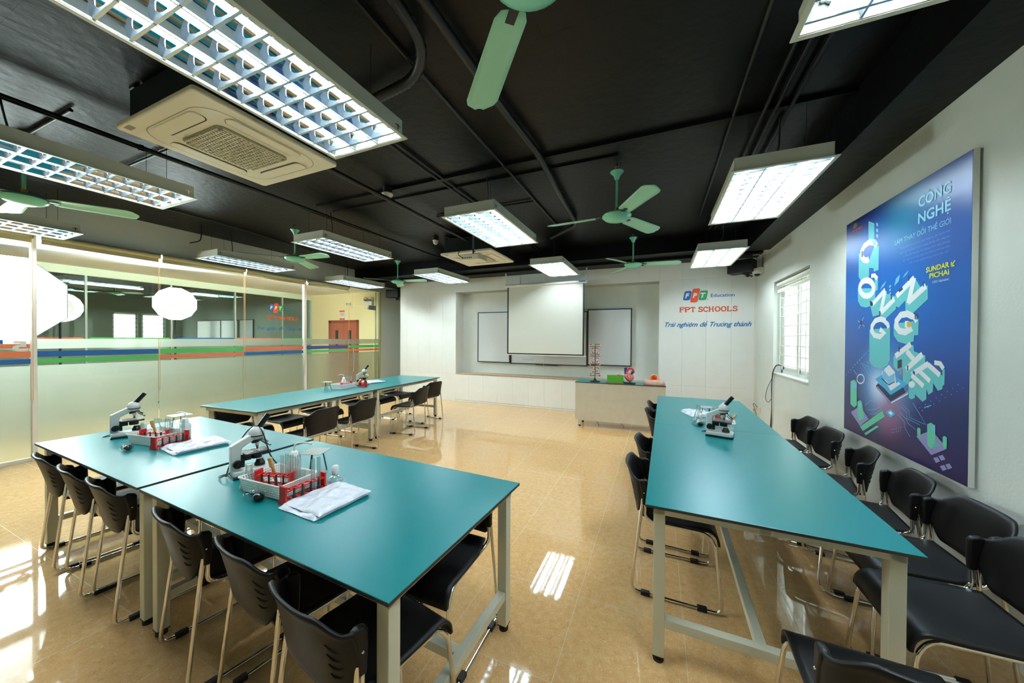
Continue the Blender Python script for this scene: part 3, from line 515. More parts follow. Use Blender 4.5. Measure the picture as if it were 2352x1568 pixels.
ART=[('T2',0,"339,1690 419,1649 422,1525 343,1555"),
('L',0,"345,1692 416,1654 416,1645 345,1681"),
('L',0,"444,1651 466,1638 467,1615 445,1627"),
('L',0,"445,1607 468,1593 468,1571 446,1582"),
('L',0,"446,1566 469,1553 469,1530 447,1541"),
('T2',0,"204,1477 209,1283 257,1236 320,1213 360,1249 358,1329 420,1313 421,1288 481,1289 483,1469 416,1469 353,1384"),
('W',46,"454,1472 425,1506 357,1527 292,1517 251,1484 247,1441 284,1406 331,1391 353,1399"),
('D',0,"246,1485 268,1478 269,1430 247,1436"),
('L',0,"393,1529 447,1522 448,1482 416,1482"),
('T',0,"198,1192 204,1089 246,1041 325,1024 406,1035 445,1073 446,1158"),
('T',0,"432,1237 477,1222 476,1142 446,1137"),
('W',30,"389,1259 432,1258 469,1226"),
('W',46,"423,1163 419,1146 408,1131 389,1121 365,1114 338,1114 308,1118 281,1128 257,1143 239,1161 229,1180 229,1199 237,1215 254,1228 278,1236 305,1239 334,1235 362,1227 387,1214 406,1198 418,1181 423,1163"),
('T',0,"382,1035 573,1106 688,1067 690,982 552,910 488,956 418,947"),
('W',38,"402,1037 567,1130"),
('W',38,"567,1123 518,975"),
('W',38,"524,969 673,1054"),
('T',0,"680,1083 827,1122 881,1160 935,1089 990,1103 992,1019 834,926 791,955 787,1032 721,990 690,1002"),
('W',40,"696,1071 870,1167"),
('W',40,"867,1167 818,1010"),
('W',40,"813,1015 974,1101"),
('T',0,"375,851 382,605 433,570 525,561 603,588 633,631 631,855"),
('W',40,"578,908 516,924 453,915 410,878 407,839 442,806 511,795 563,820 509,848"),
('W',34,"560,909 604,881 613,855"),
('T',0,"669,884 671,803 719,759 801,745 874,764 876,801 915,803 916,892"),
('W',44,"859,922 810,942 745,939 700,902 698,863 732,832 791,823 834,839 812,873 787,875"),
('W',36,"852,927 887,907 900,888"),
('Y',0,"804,888 832,891 854,871 833,851 808,859"),
('T',0,"671,653 676,583 724,557 771,580 776,494 821,480 848,512 894,581 980,632 979,677 878,700 872,737 822,745"),
('W',38,"693,659 847,744"),
('W',38,"809,698 886,640"),
('W',38,"805,578 954,683"),
('T',0,"854,550 863,485 898,425 961,392 994,413 992,475 1011,442 1046,465 1047,517 1086,477 1119,492 1119,567 1007,634"),
('T',0,"1116,616 1135,605 1134,519 1119,508"),
('W',34,"861,550 1007,630"),
('W',32,"861,546 967,489"),
('W',30,"927,579 1021,526"),
('W',32,"1001,625 1098,569"),
('W',28,"1054,639 1099,636 1124,608"),
('T',0,"831,481 836,397 865,391 893,406 894,489"),
('W',0,"894,491 891,481 882,473 870,467 856,465 843,468 834,475 831,484 834,494 844,502 857,508 871,509 883,505 891,499"),
('W',6,"208,927 306,876"),
('W',6,"294,951 221,861"),
('D',0,"237,925 275,923 276,891 238,892"),
('L',0,"670,1144 716,1167 730,1214 688,1191"),
('L',0,"502,1136 554,1161 579,1194 531,1170"),
('L',0,"754,1181 797,1202 818,1227 778,1206"),
('L',0,"614,1152 633,1158 633,1143 614,1138"),
('L',0,"614,1127 634,1132 634,1118 615,1112"),
('L',0,"615,1101 634,1107 635,1093 615,1087"),
('L',0,"615,1075 635,1081 635,1067 616,1061"),
('D',0,"710,1109 755,1127 763,1107 726,1092"),
('N',0,"375,1075 417,1054 417,1026 382,1035"),
('D',0,"813,1193 824,1191 825,1155 814,1157"),
('D',0,"947,1134 957,1133 958,1099 948,1100"),
('D',0,"633,1092 646,1090 647,1052 634,1053"),
('D',0,"881,938 891,937 892,902 881,903"),
('D',0,"897,935 907,934 908,899 897,900"),
('D',0,"815,606 827,607 827,571 816,570"),
('D',0,"726,727 738,727 739,690 726,690"),
('D',0,"498,985 513,984 514,944 500,944"),
('D',0,"719,631 764,643 765,590 720,576"),
('P',0,"731,577 765,590 766,541 739,534"),
('N',0,"470,426 644,323 817,415 781,457 656,391 499,452"),
('C',0,"461,479 649,386 822,482 780,497 598,544"),
('P',0,"470,417 492,429 650,340 834,441 834,429 651,325"),
('W',0,"549,514 649,415 756,478 731,487 706,476 691,553 624,597 548,540"),
('L',0,"562,558 626,513 691,544 693,487 634,459 549,505"),
('W',0,"576,568 624,589 685,556 632,531"),
('N',0,"539,496 627,459 693,487 693,482 628,450 540,487"),
('W',14,"314,463 311,450 301,437 286,428 268,422 248,421 231,425 217,433 209,445 209,458 216,472 229,483 246,491 266,494 284,492 300,486 310,475 314,463"),
('C',12,"152,520 209,486"),
('G',0,"107,421 164,442 205,427 210,237 170,210 112,230"),
('L',0,"145,425 206,412 207,373 147,375"),
('P',0,"118,162 265,79 385,162 261,241"),
('G',0,"220,268 259,287 286,277 319,157 255,120 223,161"),
('L',0,"251,264 287,260 287,232 252,235"),
('G',0,"262,73 309,51 585,222 555,259"),
('G',0,"327,37 347,26 515,131 492,138"),
('C',0,"594,254 653,228 705,264 652,289"),
('W',0,"625,260 657,248 679,264 652,276"),
('P',0,"913,167 1043,89 1164,162 1044,237"),
('G',0,"1005,263 1034,280 1070,272 1073,153 1042,126 1009,142"),
('L',0,"1039,264 1070,268 1071,236 1040,235"),
('G2',0,"1072,180 1107,162 1047,131"),
('G',0,"919,217 935,228 950,221 950,162 922,177"),
('G',0,"1128,220 1144,229 1159,224 1160,168 1143,154 1129,169"),
('P',0,"1059,77 1093,94 1113,76 1083,56"),
('P',0,"1099,101 1131,118 1151,99 1121,81"),
('P',0,"1111,47 1143,64 1163,46 1133,27"),
('P',0,"1151,69 1181,86 1200,68 1172,49"),
('PP',0,"871,577 893,570 893,548 871,557"),
('L',4,"760,327 820,299 821,260 943,245"),
('L',4,"784,339 843,311 846,273 985,258"),
('L',4,"876,371 931,321 995,257"),
('L',4,"736,266 798,231 805,194 858,146"),
('L',4,"748,284 821,252 833,231 907,207"),
('L',4,"540,287 428,239 355,230"),
('L',4,"548,271 460,214 397,204"),
('L',4,"533,303 410,309 329,258"),
('L',4,"490,535 420,556 403,591 346,599"),
('L',4,"468,506 397,527 371,561 260,587"),
('L',4,"453,496 373,506 356,523 278,583"),
('W',0,"657,337 829,426 834,419 660,329"),
('L',0,"97,515 104,521 112,517 104,511"),
('L',0,"28,468 36,474 44,470 36,464"),
('L',0,"132,538 140,544 148,540 140,534"),
('L',0,"65,494 73,499 81,495 73,489"),
('L',0,"167,561 175,566 182,562 175,557"),
('L',0,"101,518 109,524 117,520 109,514"),
('L',0,"201,583 209,588 216,584 209,578"),
('L',0,"137,543 144,548 152,544 145,538"),
('L',0,"235,604 242,610 249,605 242,600"),
('L',0,"172,566 179,572 187,567 179,562"),
('L',0,"268,625 274,630 282,626 275,621"),
('L',0,"206,589 213,595 220,590 213,585"),
('L',0,"300,646 306,651 313,646 307,641"),
('L',0,"239,612 246,617 253,613 246,607"),
('L',0,"331,666 337,671 344,666 338,662"),
('L',0,"272,634 279,639 286,635 279,629"),
('L',0,"361,686 368,690 375,686 368,681"),
('L',0,"304,655 310,660 317,656 311,651"),
('L',0,"958,337 962,341 966,339 962,334"),
('L',0,"937,351 941,356 945,353 941,348"),
('L',0,"1007,366 1011,370 1015,367 1011,363"),
('L',0,"984,380 987,384 992,381 988,377"),
('L',0,"1053,394 1057,398 1061,395 1057,391"),
('L',0,"1028,407 1032,411 1036,408 1032,404"),
('L',0,"1098,420 1102,424 1105,421 1102,417"),
('L',0,"1071,433 1075,437 1079,434 1075,430"),
('L',0,"1141,446 1145,450 1148,447 1145,443"),
('L',0,"1113,458 1116,462 1120,459 1117,455"),
('L',0,"1182,470 1186,474 1189,471 1186,467"),
('L',0,"1153,483 1156,486 1160,484 1156,480"),
('L',0,"1222,494 1225,497 1228,495 1225,491"),
('L',0,"1191,506 1194,510 1198,507 1195,503"),
('L',0,"1260,516 1263,520 1266,517 1263,514"),
('L',0,"1228,528 1231,532 1235,529 1231,526"),
('L',0,"670,149 675,154 680,151 675,146"),
('L',0,"670,126 675,132 681,129 676,124"),
('L',0,"694,159 699,164 704,162 699,156"),
('L',0,"693,137 698,142 703,139 698,134"),
('L',0,"718,169 723,175 728,172 723,167"),
('L',0,"715,147 720,152 725,149 720,144"),
('L',0,"741,179 746,185 751,182 746,177"),
('L',0,"737,157 742,162 747,159 742,154"),
('L',0,"764,189 769,194 774,192 769,187"),
('L',0,"759,166 763,172 768,169 764,164"),
('C',0,"977,359 990,369 994,365 982,355"),
('C',0,"986,363 999,372 1003,369 991,359"),
('C',0,"995,367 1008,376 1012,372 1000,363"),
('C',0,"1004,370 1017,380 1021,376 1009,367"),
('C',0,"1013,374 1026,383 1030,380 1018,371"),
('C',0,"1022,378 1034,387 1038,384 1027,374")]
keys = sorted(PC); 
for k_ in keys: M['pc_'+k_] = mat('print_'+k_, PC[k_], .35)
pb = MB(); lift = .0022
for col_, w_, s_ in ART:
    pts = [tuple(int(v)/1000 for v in q.split(',')) for q in s_.split()]; pb.cur = keys.index(col_); lift += .000012
    P_ = lambda u, v: (-lift, -u, v)
    if w_ == 0: pb.add([P_(u, v) for u, v in pts], [tuple(range(len(pts)))])
    else:
        sv, sf = strip(pts, w_/1000*(.98 if w_ > 20 else .7)); pb.add([P_(u, v) for u, v in sv], sf)
pb.build('printed_artwork', ['pc_'+k for k in keys], ps, smooth=False)
M['pt_b'] = mat('print_pale_blue_text', (136, 206, 228), .35); M['pt_y'] = mat('print_yellow_text', (222, 226, 60), .35); M['pt_w'] = mat('print_soft_white_text', (214, 226, 240), .35); M['pt_s'] = mat('print_dim_text', (110, 150, 215), .35)
tb = MB(); Pm = lambda a, c: (-.0032, -a, c); T_ = lambda s, x0, y0, x1, y1, cap='H', **k: put_text(tb, s, x0, y0, x1, y1, Pm, capref=cap, **k)
tb.cur = 0; T_('CÔNG', .901, 1.598, 1.159, 1.664, bold=.022); T_('NGHỆ', .898, 1.498, 1.160, 1.563, bold=.022); T_('LÀM THAY ĐỔI THẾ GIỚI', .670, 1.423, 1.162, 1.455)
tb.build('printed_title', ['pt_b'], ps, smooth=False); tb = MB()
for s, a, z in (('"Công nghệ không chỉ là một công cụ, mà còn là một', .728, 1.380), ('ngôn ngữ mà thế hệ trẻ sử dụng để kết nối, sáng tạo', .727, 1.350), ('và thay đổi thế giới. Nó không chỉ là một phương', .760, 1.321), ('tiện, mà còn là một cách thức để họ thể hiện bản', .755, 1.294), ('thân và giải quyết những thách thức lớn."', .820, 1.266)): T_(s, a, z, 1.157, z+.012)
tb.build('printed_quote', ['pt_s'], ps, smooth=False); tb = MB(); T_('SUNDAR', .975, 1.180, 1.155, 1.211, bold=.025); T_('PICHAI', 1.004, 1.139, 1.155, 1.170, bold=.025)
for q in ribbon([(1.195, 1.209), (1.170, 1.183)], .008)+ribbon([(1.170, 1.205), (1.170, 1.180)], .008)+ribbon([(1.166, 1.182), (1.192, 1.182)], .008): tb.add([Pm(*p) for p in q], [(0, 1, 2, 3)])
tb.build('printed_name', ['pt_y'], ps, smooth=False); tb = MB(); T_('CEO Alphabet', 1.028, 1.108, 1.155, 1.121, bold=.015)
tb.build('printed_job_title', ['pt_w'], ps, smooth=False)
lb = MB(); 
for i, (x, mi) in enumerate(((.105, 0), (.130, 1), (.155, 2))): lb.cur = mi; lb.add([(-.0035-i*.0002, -a, c) for a, c in para(x, 1.705-.006*(i == 1), x+.03, 1.732+.006*(i == 1), .006, .005)], [tuple(range(24))])
lb.cur = 1; slab(lb, 'FPT SCHOOLS', .100, 1.668, .258, 1.688, lambda a, c, l: (-.0034-l*.2, -a, c)); lb.cur = 0; put_text(lb, 'Education', .19, 1.714, .255, 1.724, Pm)
lb.build('printed_logo', ['logo_b', 'logo_o', 'logo_g'], ps, smooth=False)
# ================================================================ FRONT WALL: whiteboards, screen
def whiteboard(label, x0, x1, z0, z1, y, tray=False, scr=False):
    t = thing('whiteboard', label, 'whiteboard', ((x0+x1)/2, y, (z0+z1)/2)); w, h = (x1-x0)/2, (z1-z0)/2
    MB().box(-w+.02, -.008, -h+.02, w-.02, .012, h-.02).build('writing_surface', 'board', t, smooth=False)
    MB().box(-w, -.015, -h, w, .015, -h+.022).box(-w, -.015, h-.022, w, .015, h).box(-w, -.015, -h, -w+.022, .015, h).box(w-.022, -.015, -h, w, .015, h).build('frame', 'bframe', t, smooth=False, bevel=.002)
    if tray: MB().box(-.25, -.06, -h-.01, .25, -.015, -h+.005).build('pen_tray', 'bframe', t, smooth=False, bevel=.002)
    if scr:
        s = MB(); xs = -w+.32
        for k in range(5): s.tube([(xs+k*.055+.018*sin(q*1.3+k), -.0095, -h+.095+.012*cos(q*2.1+k*2)+.004*q) for q in range(6)], .0016, 4)
        s.build('pen_marks', 'bagblue', t)
whiteboard('left leaf of the whiteboard set in the niche, left of the projection screen', -4.03, -3.175, .940, 2.137, 7.285)
whiteboard('right leaf of the whiteboard set, between projection screen and niche edge', -1.385, -.497, .955, 2.135, 7.285)
whiteboard('middle whiteboard mostly hidden behind the lowered projection screen', -3.17, -1.39, .925, 2.10, 7.31, True, True)
sc = thing('projection_screen', 'white pull-down projection screen lowered in front of the whiteboards', 'projection screen', (-2.18, 6.75, 2.63))
MB().box(-.83, -.003, -1.43, .83, 0, 0).build('screen_fabric', 'screen', sc, smooth=False)
MB().box(-.83, -.0045, -1.43, -.80, -.003, -.02).box(.80, -.0045, -1.43, .83, -.003, -.02).box(-.83, -.0045, -1.455, .83, -.001, -1.43).build('black_border', 'blackflat', sc, smooth=False)
MB().box(-.87, -.012, -1.475, .87, .008, -1.455).build('bottom_bar', 'casew', sc, bevel=.004)
MB().lathe([(0, -.88), (.033, -.88), (.033, .88), (0, .88)], 16, c=(0, 0, .01), axis='X').build('case', 'casew', sc)
for x in (-.87, .87): MB().box(x-.012, -.012, .02, x+.012, .012, .325).box(x-.05, -.03, .315, x+.05, .03, .327).build('hanging_post', 'casew', sc, smooth=False, bevel=.002)
MB().box(.72, -.034, .0, .85, -.032, .03).build('blue_label', 'logo_b', sc, smooth=False)
MB().tube([(0, -.01, -1.475), (-.03, -.01, -1.49), (.0, -.01, -1.52), (.03, -.01, -1.49), (0, -.01, -1.475)], .003, 5).tube([(0, -.01, -1.52), (.003, -.01, -2.4)], .0022, 5).build('pull_cord', 'cordw', sc)
# ================================================================ CEILING LAMPS
def lamp_proto():
    t = thing('ceiling_lamp', '', 'ceiling lamp', (0, 0, 0)); Wd, Ln, H = .6, 1.236, .10; i = .022
    h = MB(); h.box(0, 0, 0, Wd, i, .006).box(0, Ln-i, 0, Wd, Ln, .006).box(0, i, 0, i, Ln-i, .006).box(Wd-i, i, 0, Wd, Ln-i, .006)
    h.box(i, i, .004, i+.003, Ln-i, H).box(Wd-i-.003, i, .004, Wd-i, Ln-i, H).box(i, i, .004, Wd-i, i+.003, H).box(i, Ln-i-.003, .004, Wd-i, Ln-i, H).box(i, i, H, Wd-i, Ln-i, H+.003)
    h.build('housing', 'lampbody', t, smooth=False)
    a, c = i+.004, Wd-i-.004; bw = (c-a)/3
    r = MB()
    for k in range(3):
        x = a+k*bw
        prof = [(x+.001, .012), (x+bw*.08, .04), (x+bw*.2, .066), (x+bw*.36, .082), (x+bw*.5, .078), (x+bw*.64, .082), (x+bw*.8, .066), (x+bw*.92, .04), (x+bw-.001, .012)]
        r.add([(p, y, z) for y in (i+.004, Ln-i-.004) for p, z in prof], [(j, j+1, 9+j+1, 9+j) for j in range(8)])
    r.build('reflector', 'mirror', t)
    for k in range(3):
        x = a+(k+.5)*bw; tb_ = MB().cyl((x, .04, .055), (x, Ln-.04, .055), .0135, n=10); tb_.build('fluorescent_tube', 'tube', t)
        MB().cyl((x, .028, .055), (x, .042, .055), .0145, n=10).cyl((x, Ln-.042, .055), (x, Ln-.028, .055), .0145, n=10).build('tube_cap', 'chrome', t)
    l = MB(); nb = 12; y0 = .075; dy = (Ln-2*y0)/(nb-1)
    for k in range(3):
        x = a+k*bw
        for q in range(nb):
            y = y0+q*dy
            for s in range(6):
                u0, u1 = s/6, (s+1)/6; f_ = lambda u: .030+.030*abs(2*u-1)**2.2-.002; xa, xb = x+bw*u0, x+bw*u1
                l.add([(xa, y-.006, .006), (xb, y-.006, .006), (xb, y+.006, .006), (xa, y+.006, .006), (xa, y-.001, f_(u0)), (xb, y-.001, f_(u1)), (xb, y+.001, f_(u1)), (xa, y+.001, f_(u0))], [(0, 3, 2, 1), (4, 5, 6, 7), (0, 1, 5, 4), (2, 3, 7, 6)])
        if k: l.box(x-.004, i, .004, x+.004, Ln-i, .012)
    l.build('louver', 'louver', t, smooth=False)
    for x in (.13, .47):
        for y in (.16, 1.08): MB().tube([(x, y, H), (x, y, .48)], .0017, 5).build('hanger_wire', 'blackflat', t)
    MB().tube(fillet([(.3, .35, H), (.31, .36, .16), (.36, .33, .25), (.355, .3, .48)], .08, 5), .006, 6).build('power_cable', 'cable', t)
    for y in (.06, Ln-.06): m_ = MB(); m_.box(Wd-i, y-.02, .05, Wd-i+.002, y+.02, .056).box(Wd-i, y-.004, .03, Wd-i+.004, y+.004, .06).build('clip', 'chrome', t, smooth=False)
    return t
LP = [(-1.981, .391, 2.692, 'large grey louvred ceiling lamp at the top left, nearest the camera'), (-4.253, .408, 2.693, 'grey louvred ceiling lamp at the left edge, left of the nearest cream air conditioner'), (-6.70, .443, 2.687, 'lowest-left ceiling lamp, hanging by the glass partition beneath a green fan'), (.478, .489, 2.714, 'ceiling lamp cut off by the top right frame edge'),
      (-2.003, 2.855, 2.714, 'glowing ceiling lamp in front of the projector and second air conditioner'), (-4.447, 2.978, 2.756, 'ceiling lamp just right of the green fan near the second white partition post'), (-6.72, 2.973, 2.743, 'ceiling lamp overlapping the roller blinds above the round softbox'), (.464, 2.845, 2.70, 'bright ceiling lamp on the right, beside the top of the blue poster'),
      (-2.022, 5.384, 2.749, 'small bright ceiling lamp above the projection screen'), (-4.472, 5.42, 2.757, 'ceiling lamp before the left white wall panels, right of a green fan'), (-6.728, 5.221, 2.735, 'ceiling lamp in front of the bulkhead above the glass door'), (.452, 5.155, 2.688, 'bright ceiling lamp beside the black speaker in the right front corner')]
lp = lamp_proto()
for i, (x, y, z, lb_) in enumerate(LP):
    o = lp if i == 0 else dup(lp)
    o.location = (x, y, z); o['label'] = lb_; o['group'] = 'louvred fluorescent ceiling lamps'
for x, y, q in ((-12.2, 2.9, 'nearer left'), (-14.4, 2.9, 'farther left'), (-12.2, 5.1, 'nearer right'), (-14.4, 5.1, 'farther right')): dup(lp, (x, y, 2.72), 0, q+' ceiling lamp in the classroom beyond the corridor', 'ceiling lamps of the far classroom')
for x, y, lb_ in ((-7.13, 2.1, 'slim white fill lamp added in the corridor behind the left glass bays'), (-7.13, 3.7, 'slim white fill lamp added in the corridor behind the middle glass bays'), (-7.13, 5.3, 'slim white fill lamp added in the corridor near the glass door'), (-7.13, .4, 'slim white fill lamp added in the corridor behind the leftmost glass bay')):  # fill lamps added to brighten the corridor, tucked behind the blinds
    t = thing('added_corridor_lamp', lb_, 'ceiling lamp', (x, y, 2.765), group='added corridor fill lamps'); MB().box(-.04, -.6, -.03, .04, .6, 0).build('housing', 'cream_pl', t, smooth=False); MB().lathe([(0, -.59), (.026, -.59), (.026, .59), (0, .59)], 14, c=(0, 0, -.05), axis='Y').build('diffuser', 'corrfill', t)
# ================================================================ FANS
def fan_proto():
    t = thing('ceiling_fan', '', 'ceiling fan', (0, 0, 0))
    MB().lathe([(0, -.058), (.05, -.056), (.105, -.038), (.135, -.012), (.137, .0), (.12, .018), (.06, .034), (.03, .045), (0, .045)], 32).build('motor_hub', 'fan', t)
    MB().tube([(0, 0, .045), (0, 0, .36)], .0125, 12).build('down_rod', 'fan', t)
    MB().lathe([(.015, .345), (.022, .35), (.03, .38), (.062, .415), (.064, .42), (.055, .42), (.02, .385), (.012, .36)], 20).build('canopy', 'fan', t)
    MB().cyl((0, 0, .045), (0, 0, .075), .019, n=12).build('collar', 'brass', t)
    MB().cyl((0, 0, .425), (0, 0, .45), .022, n=12).build('isolator', 'redwire', t); MB().tube([(.012*cos(a*pi/4), 0, .462+.012*sin(a*pi/4)) for a in range(8)], .004, 6, closed=True).build('hook_ring', 'fan', t)
    MB().tube([(0, 0, .47), (0, 0, .52)], .006, 6).tube([(-.03, 0, .47), (-.035, .0, .52)], .004, 5).build('ceiling_hook', 'blackflat', t)
    for k in range(3):
        a0 = 2*pi*k/3; b = MB(); b.at(rz=a0)
        def f(u, v):
            x = .15+u*.54; w = (.062+.018*u)*(1 if u < .86 else sqrt(max(0, 1-((u-.86)/.145)**2)))*(1 if u > .06 else .75+.25*u/.06); y = (v-.5)*2*w; return (x, y, -.004-y*.22-.012*u+.006*(1-(2*v-1)**2))
        b.grid(f, 16, 6); o = b.build('blade', 'fanbl', t, solid=.003)
        a = MB().at(rz=a0); a.box(.1, -.018, -.008, .2, .018, -.003); a.build('blade_iron', 'blackflat', t, smooth=False, bevel=.002)
    return t
FN = [(-.38, 3.42, 180, 'mint green ceiling fan in the middle right, between two bright lamps'), (-5.01, 3.42, 0, 'mint green ceiling fan left of centre, above the second white partition post'), (-.38, 5.73, 4, 'mint green ceiling fan near the front wall, left of the logo panels'), (-5.02, 5.62, 5, 'small mint green ceiling fan just above the left wall speaker'), (-5.03, 1.05, 56, 'mint green ceiling fan at the left edge between two louvred lamps'), (-.39, 1.03, 132, 'nearest mint green ceiling fan, one wide blade reaching in from the top edge')]
fp_ = fan_proto()
for i, (x, y, a, lb_) in enumerate(FN):
    o = fp_ if i == 0 else dup(fp_)
    o.location = (x, y, 2.695); o.rotation_euler = (0, 0, radians(a)); o['label'] = lb_; o['group'] = 'mint green ceiling fans'
for x, y, a, q in ((-13.4, 4.2, 30, 'nearer'), (-15.8, 2.4, 70, 'farther')): dup(fp_, (x, y, 2.69), radians(a), q+' green ceiling fan in the classroom beyond the corridor', 'fans of the far classroom')
# ================================================================ AIR CONDITIONERS
def ac_proto():
    t = thing('air_conditioner', '', 'air conditioner', (0, 0, 0))
    MB().prism(rrect(-.472, -.472, .472, .472, .03), 0, .035).build('face_panel', 'ac', t, bevel=.008)
    MB().box(-.42, -.42, .035, .42, .42, .275).build('housing', 'acbody', t, smooth=False, bevel=.006)
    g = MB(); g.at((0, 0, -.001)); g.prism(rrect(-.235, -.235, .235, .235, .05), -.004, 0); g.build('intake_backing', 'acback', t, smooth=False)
    g = MB()
    for k in range(17): x = -.22+k*.0275; e = .225 if 1 < k < 15 else .2; g.box(x-.006, -e, -.016, x+.006, e, -.004)
    for k in range(17): y = -.22+k*.0275; e = .225 if 1 < k < 15 else .2; g.box(-e, y-.003, -.018, e, y+.003, -.006)
    g.build('intake_grille', 'acgr', t, smooth=False)
    l = MB(); o_ = rrect(-.395, -.395, .395, .395, .16, 10); o2 = rrect(-.39, -.39, .39, .39, .155, 10); n_ = len(o_)
    l.add([(x, y, -.001) for x, y in o_]+[(x, y, -.001) for x, y in o2], [(i, (i+1) % n_, n_+(i+1) % n_, n_+i) for i in range(n_)]); l.build('panel_line', 'sticker', t, smooth=False)
    for k in range(4):
        f = MB().at(rz=k*pi/2); f.prism(rrect(-.24, .292, .24, .378, .04), -.008, 0); f.build('air_flap', 'ac', t, bevel=.003)
        f = MB().at(rz=k*pi/2); f.prism(rrect(-.238, .282, .238, .372, .04), -.003, -.0005); f.build('outlet_slot', 'acdark', t, smooth=False)
    MB().box(-.4, -.455, -.0015, -.33, -.42, 0).build('sticker', 'sticker', t, smooth=False)
    for x, y in ((-.4, -.4), (.4, -.4), (-.4, .4), (.4, .4)): MB().tube([(x, y, .2), (x, y, .3)], .007, 6).box(x-.03, y-.02, .285, x+.03, y+.02, .3).build('hanger_rod', 'blackflat', t)
    return t
a1_ = ac_proto(); a1_.location = (-2.88, 1.53, 2.9); a1_['label'] = 'nearest cream ceiling cassette air conditioner beside the large top left lamp'; a1_['group'] = 'cassette air conditioners'
dup(a1_, (-2.88, 5.22, 2.885), 0, 'distant cream ceiling cassette air conditioner above the white projector', 'cassette air conditioners')
pj = thing('projector', 'cream projector hanging under the distant ceiling air conditioner', 'projector', (-2.62, 4.58, 2.73), radians(0))
MB().box(-.17, -.13, -.045, .17, .13, .045).build('body', 'ac', pj, bevel=.012); s = MB()
for k in range(6): s.box(-.12+k*.03, -.1315, -.02, -.105+k*.03, -.13, .0)
s.build('port_panel', 'acdark', pj, smooth=False); s = MB()
for k in range(9): s.box(.17, -.1+k*.022, -.03, .1715, -.092+k*.022, .03)
s.build('vent', 'acgr', pj, smooth=False)
MB().lathe([(0, .13), (.035, .13), (.04, .17), (.03, .17), (.025, .15), (0, .15)], 16, axis='Y').build('lens', 'blackflat', pj)
MB().tube([(0, 0, .045), (0, 0, .47)], .015, 8).box(-.06, -.06, .045, .06, .06, .055).build('ceiling_mount', 'galv', pj)
MB().tube(fillet([(-.1, -.13, -.01), (-.16, -.2, .03), (-.12, -.16, .13), (0, -.05, .15), (.03, 0, .1)], .06), .006, 6).build('power_cable', 'cable', pj)
# ================================================================ CEILING SERVICES
def pipe(name, pts, r, label, cat, m='blackpipe', rings=0):
    P_ = fillet(pts, .12, 5) if len(pts) > 2 else pts; b_ = MB(); P_ = [Vector(p) for p in P_]
    if rings:
        out = []; rr = []
        for a, c in zip(P_, P_[1:]):
            k = max(1, int((c-a).length/.018))
            for q in range(k): out.append(a.lerp(c, q/k)); rr.append(r*(1 if len(out) % 2 else .86))
        out.append(P_[-1]); rr.append(r); b_.tube(out, rr, 10)
    else: b_.tube(P_, r, 8)
    for p in P_[::6]: b_.cyl(p-Vector((0, .012, 0)), p+Vector((0, .012, 0)), r*1.25, n=10) if not rings else None
    return tag(b_.build(name, m), label, cat)
z = 3.16
pipe('flexible_duct', [(-1.05, -1.5, z-.02), (-1.05, 1.4, z-.02), (-1.03, 2.2, z-.02), (-.99, 2.9, z-.02), (-1.04, 3.76, z-.02), (-1.08, 4.84, z-.02), (-1.6, 5.3, z-.03)], .032, 'long black corrugated duct running toward the front wall right of centre', 'duct', rings=1)
pipe('flexible_duct', [(-1.17, -1.5, z-.03), (-1.17, 1.3, z-.03), (-1.2, 1.55, z-.04), (-1.4, 1.72, z-.04), (-1.85, 1.78, z-.03), (-2.4, 1.7, z-.03)], .034, 'black corrugated duct curving left above the nearest ceiling lamp', 'duct', rings=1)
pipe('conduit', [(-1.39, -2, z+.02), (-1.39, 5.1, z+.02)], .013, 'thin black conduit running along the ceiling beside the long corrugated duct', 'conduit')
pipe('conduit', [(-2.09, -2, z+.02), (-2.08, 6.2, z+.02)], .013, 'thin black conduit above the middle row of ceiling lamps', 'conduit')
pipe('conduit', [(-2.15, -2, z+.02), (-2.14, 6.2, z+.02)], .013, 'black conduit paired on the left of the one above the middle lamp row', 'conduit')
pipe('cable_rail', [(-4.02, -2.2, 3.10), (-4.02, 1.3, 3.10), (-4.0, 6.2, 3.10)], .022, 'black rail running left of the air conditioners', 'rail')
pipe('cable_rail', [(-2.79, 2.05, 3.06), (-2.79, 4.7, 3.06)], .024, 'insulated black pipe linking the two ceiling air conditioners', 'pipe')
pipe('conduit', [(.5, -2, z+.02), (.5, 5.25, z+.02)], .013, 'thin black conduit ending above the right row of ceiling lamps', 'conduit')
for i, x in enumerate((.69, .76, .85)): pipe('conduit', [(x, -2, z+.01), (x, 5.9, z+.01)], .013, ('inner', 'middle', 'outer')[i]+' one of three parallel black conduits nearest the right beam', 'conduit')
pipe('conduit', [(-5.95, -2, z+.02), (-5.9, 2.9, z+.02), (-6.2, 4.6, z+.02)], .012, 'thin black conduit close to the glass partition side', 'conduit')
pipe('conduit', [(-4.95, 1.02, z+.02), (-4.0, 1.04, z+.02)], .014, 'short black cross conduit leading to the leftmost fan', 'conduit')
pipe('conduit', [(-4.95, 1.6, z+.02), (-4.0, 1.6, z+.02)], .012, 'short black cross conduit behind the leftmost fan', 'conduit')
pipe('conduit', [(-2.8, 3.92, z+.02), (-1.4, 3.92, z+.02)], .012, 'short black cross conduit before the smoke detector', 'conduit')
b = MB().box(-4.0, 3.0, 3.17, XR-.32, 3.045, ZS); struct('trim_9', b, 'black', smooth=False)
b = MB().box(-4.0, 3.24, 3.18, -.35, 3.27, ZS); struct('trim_10', b, 'black', smooth=False)
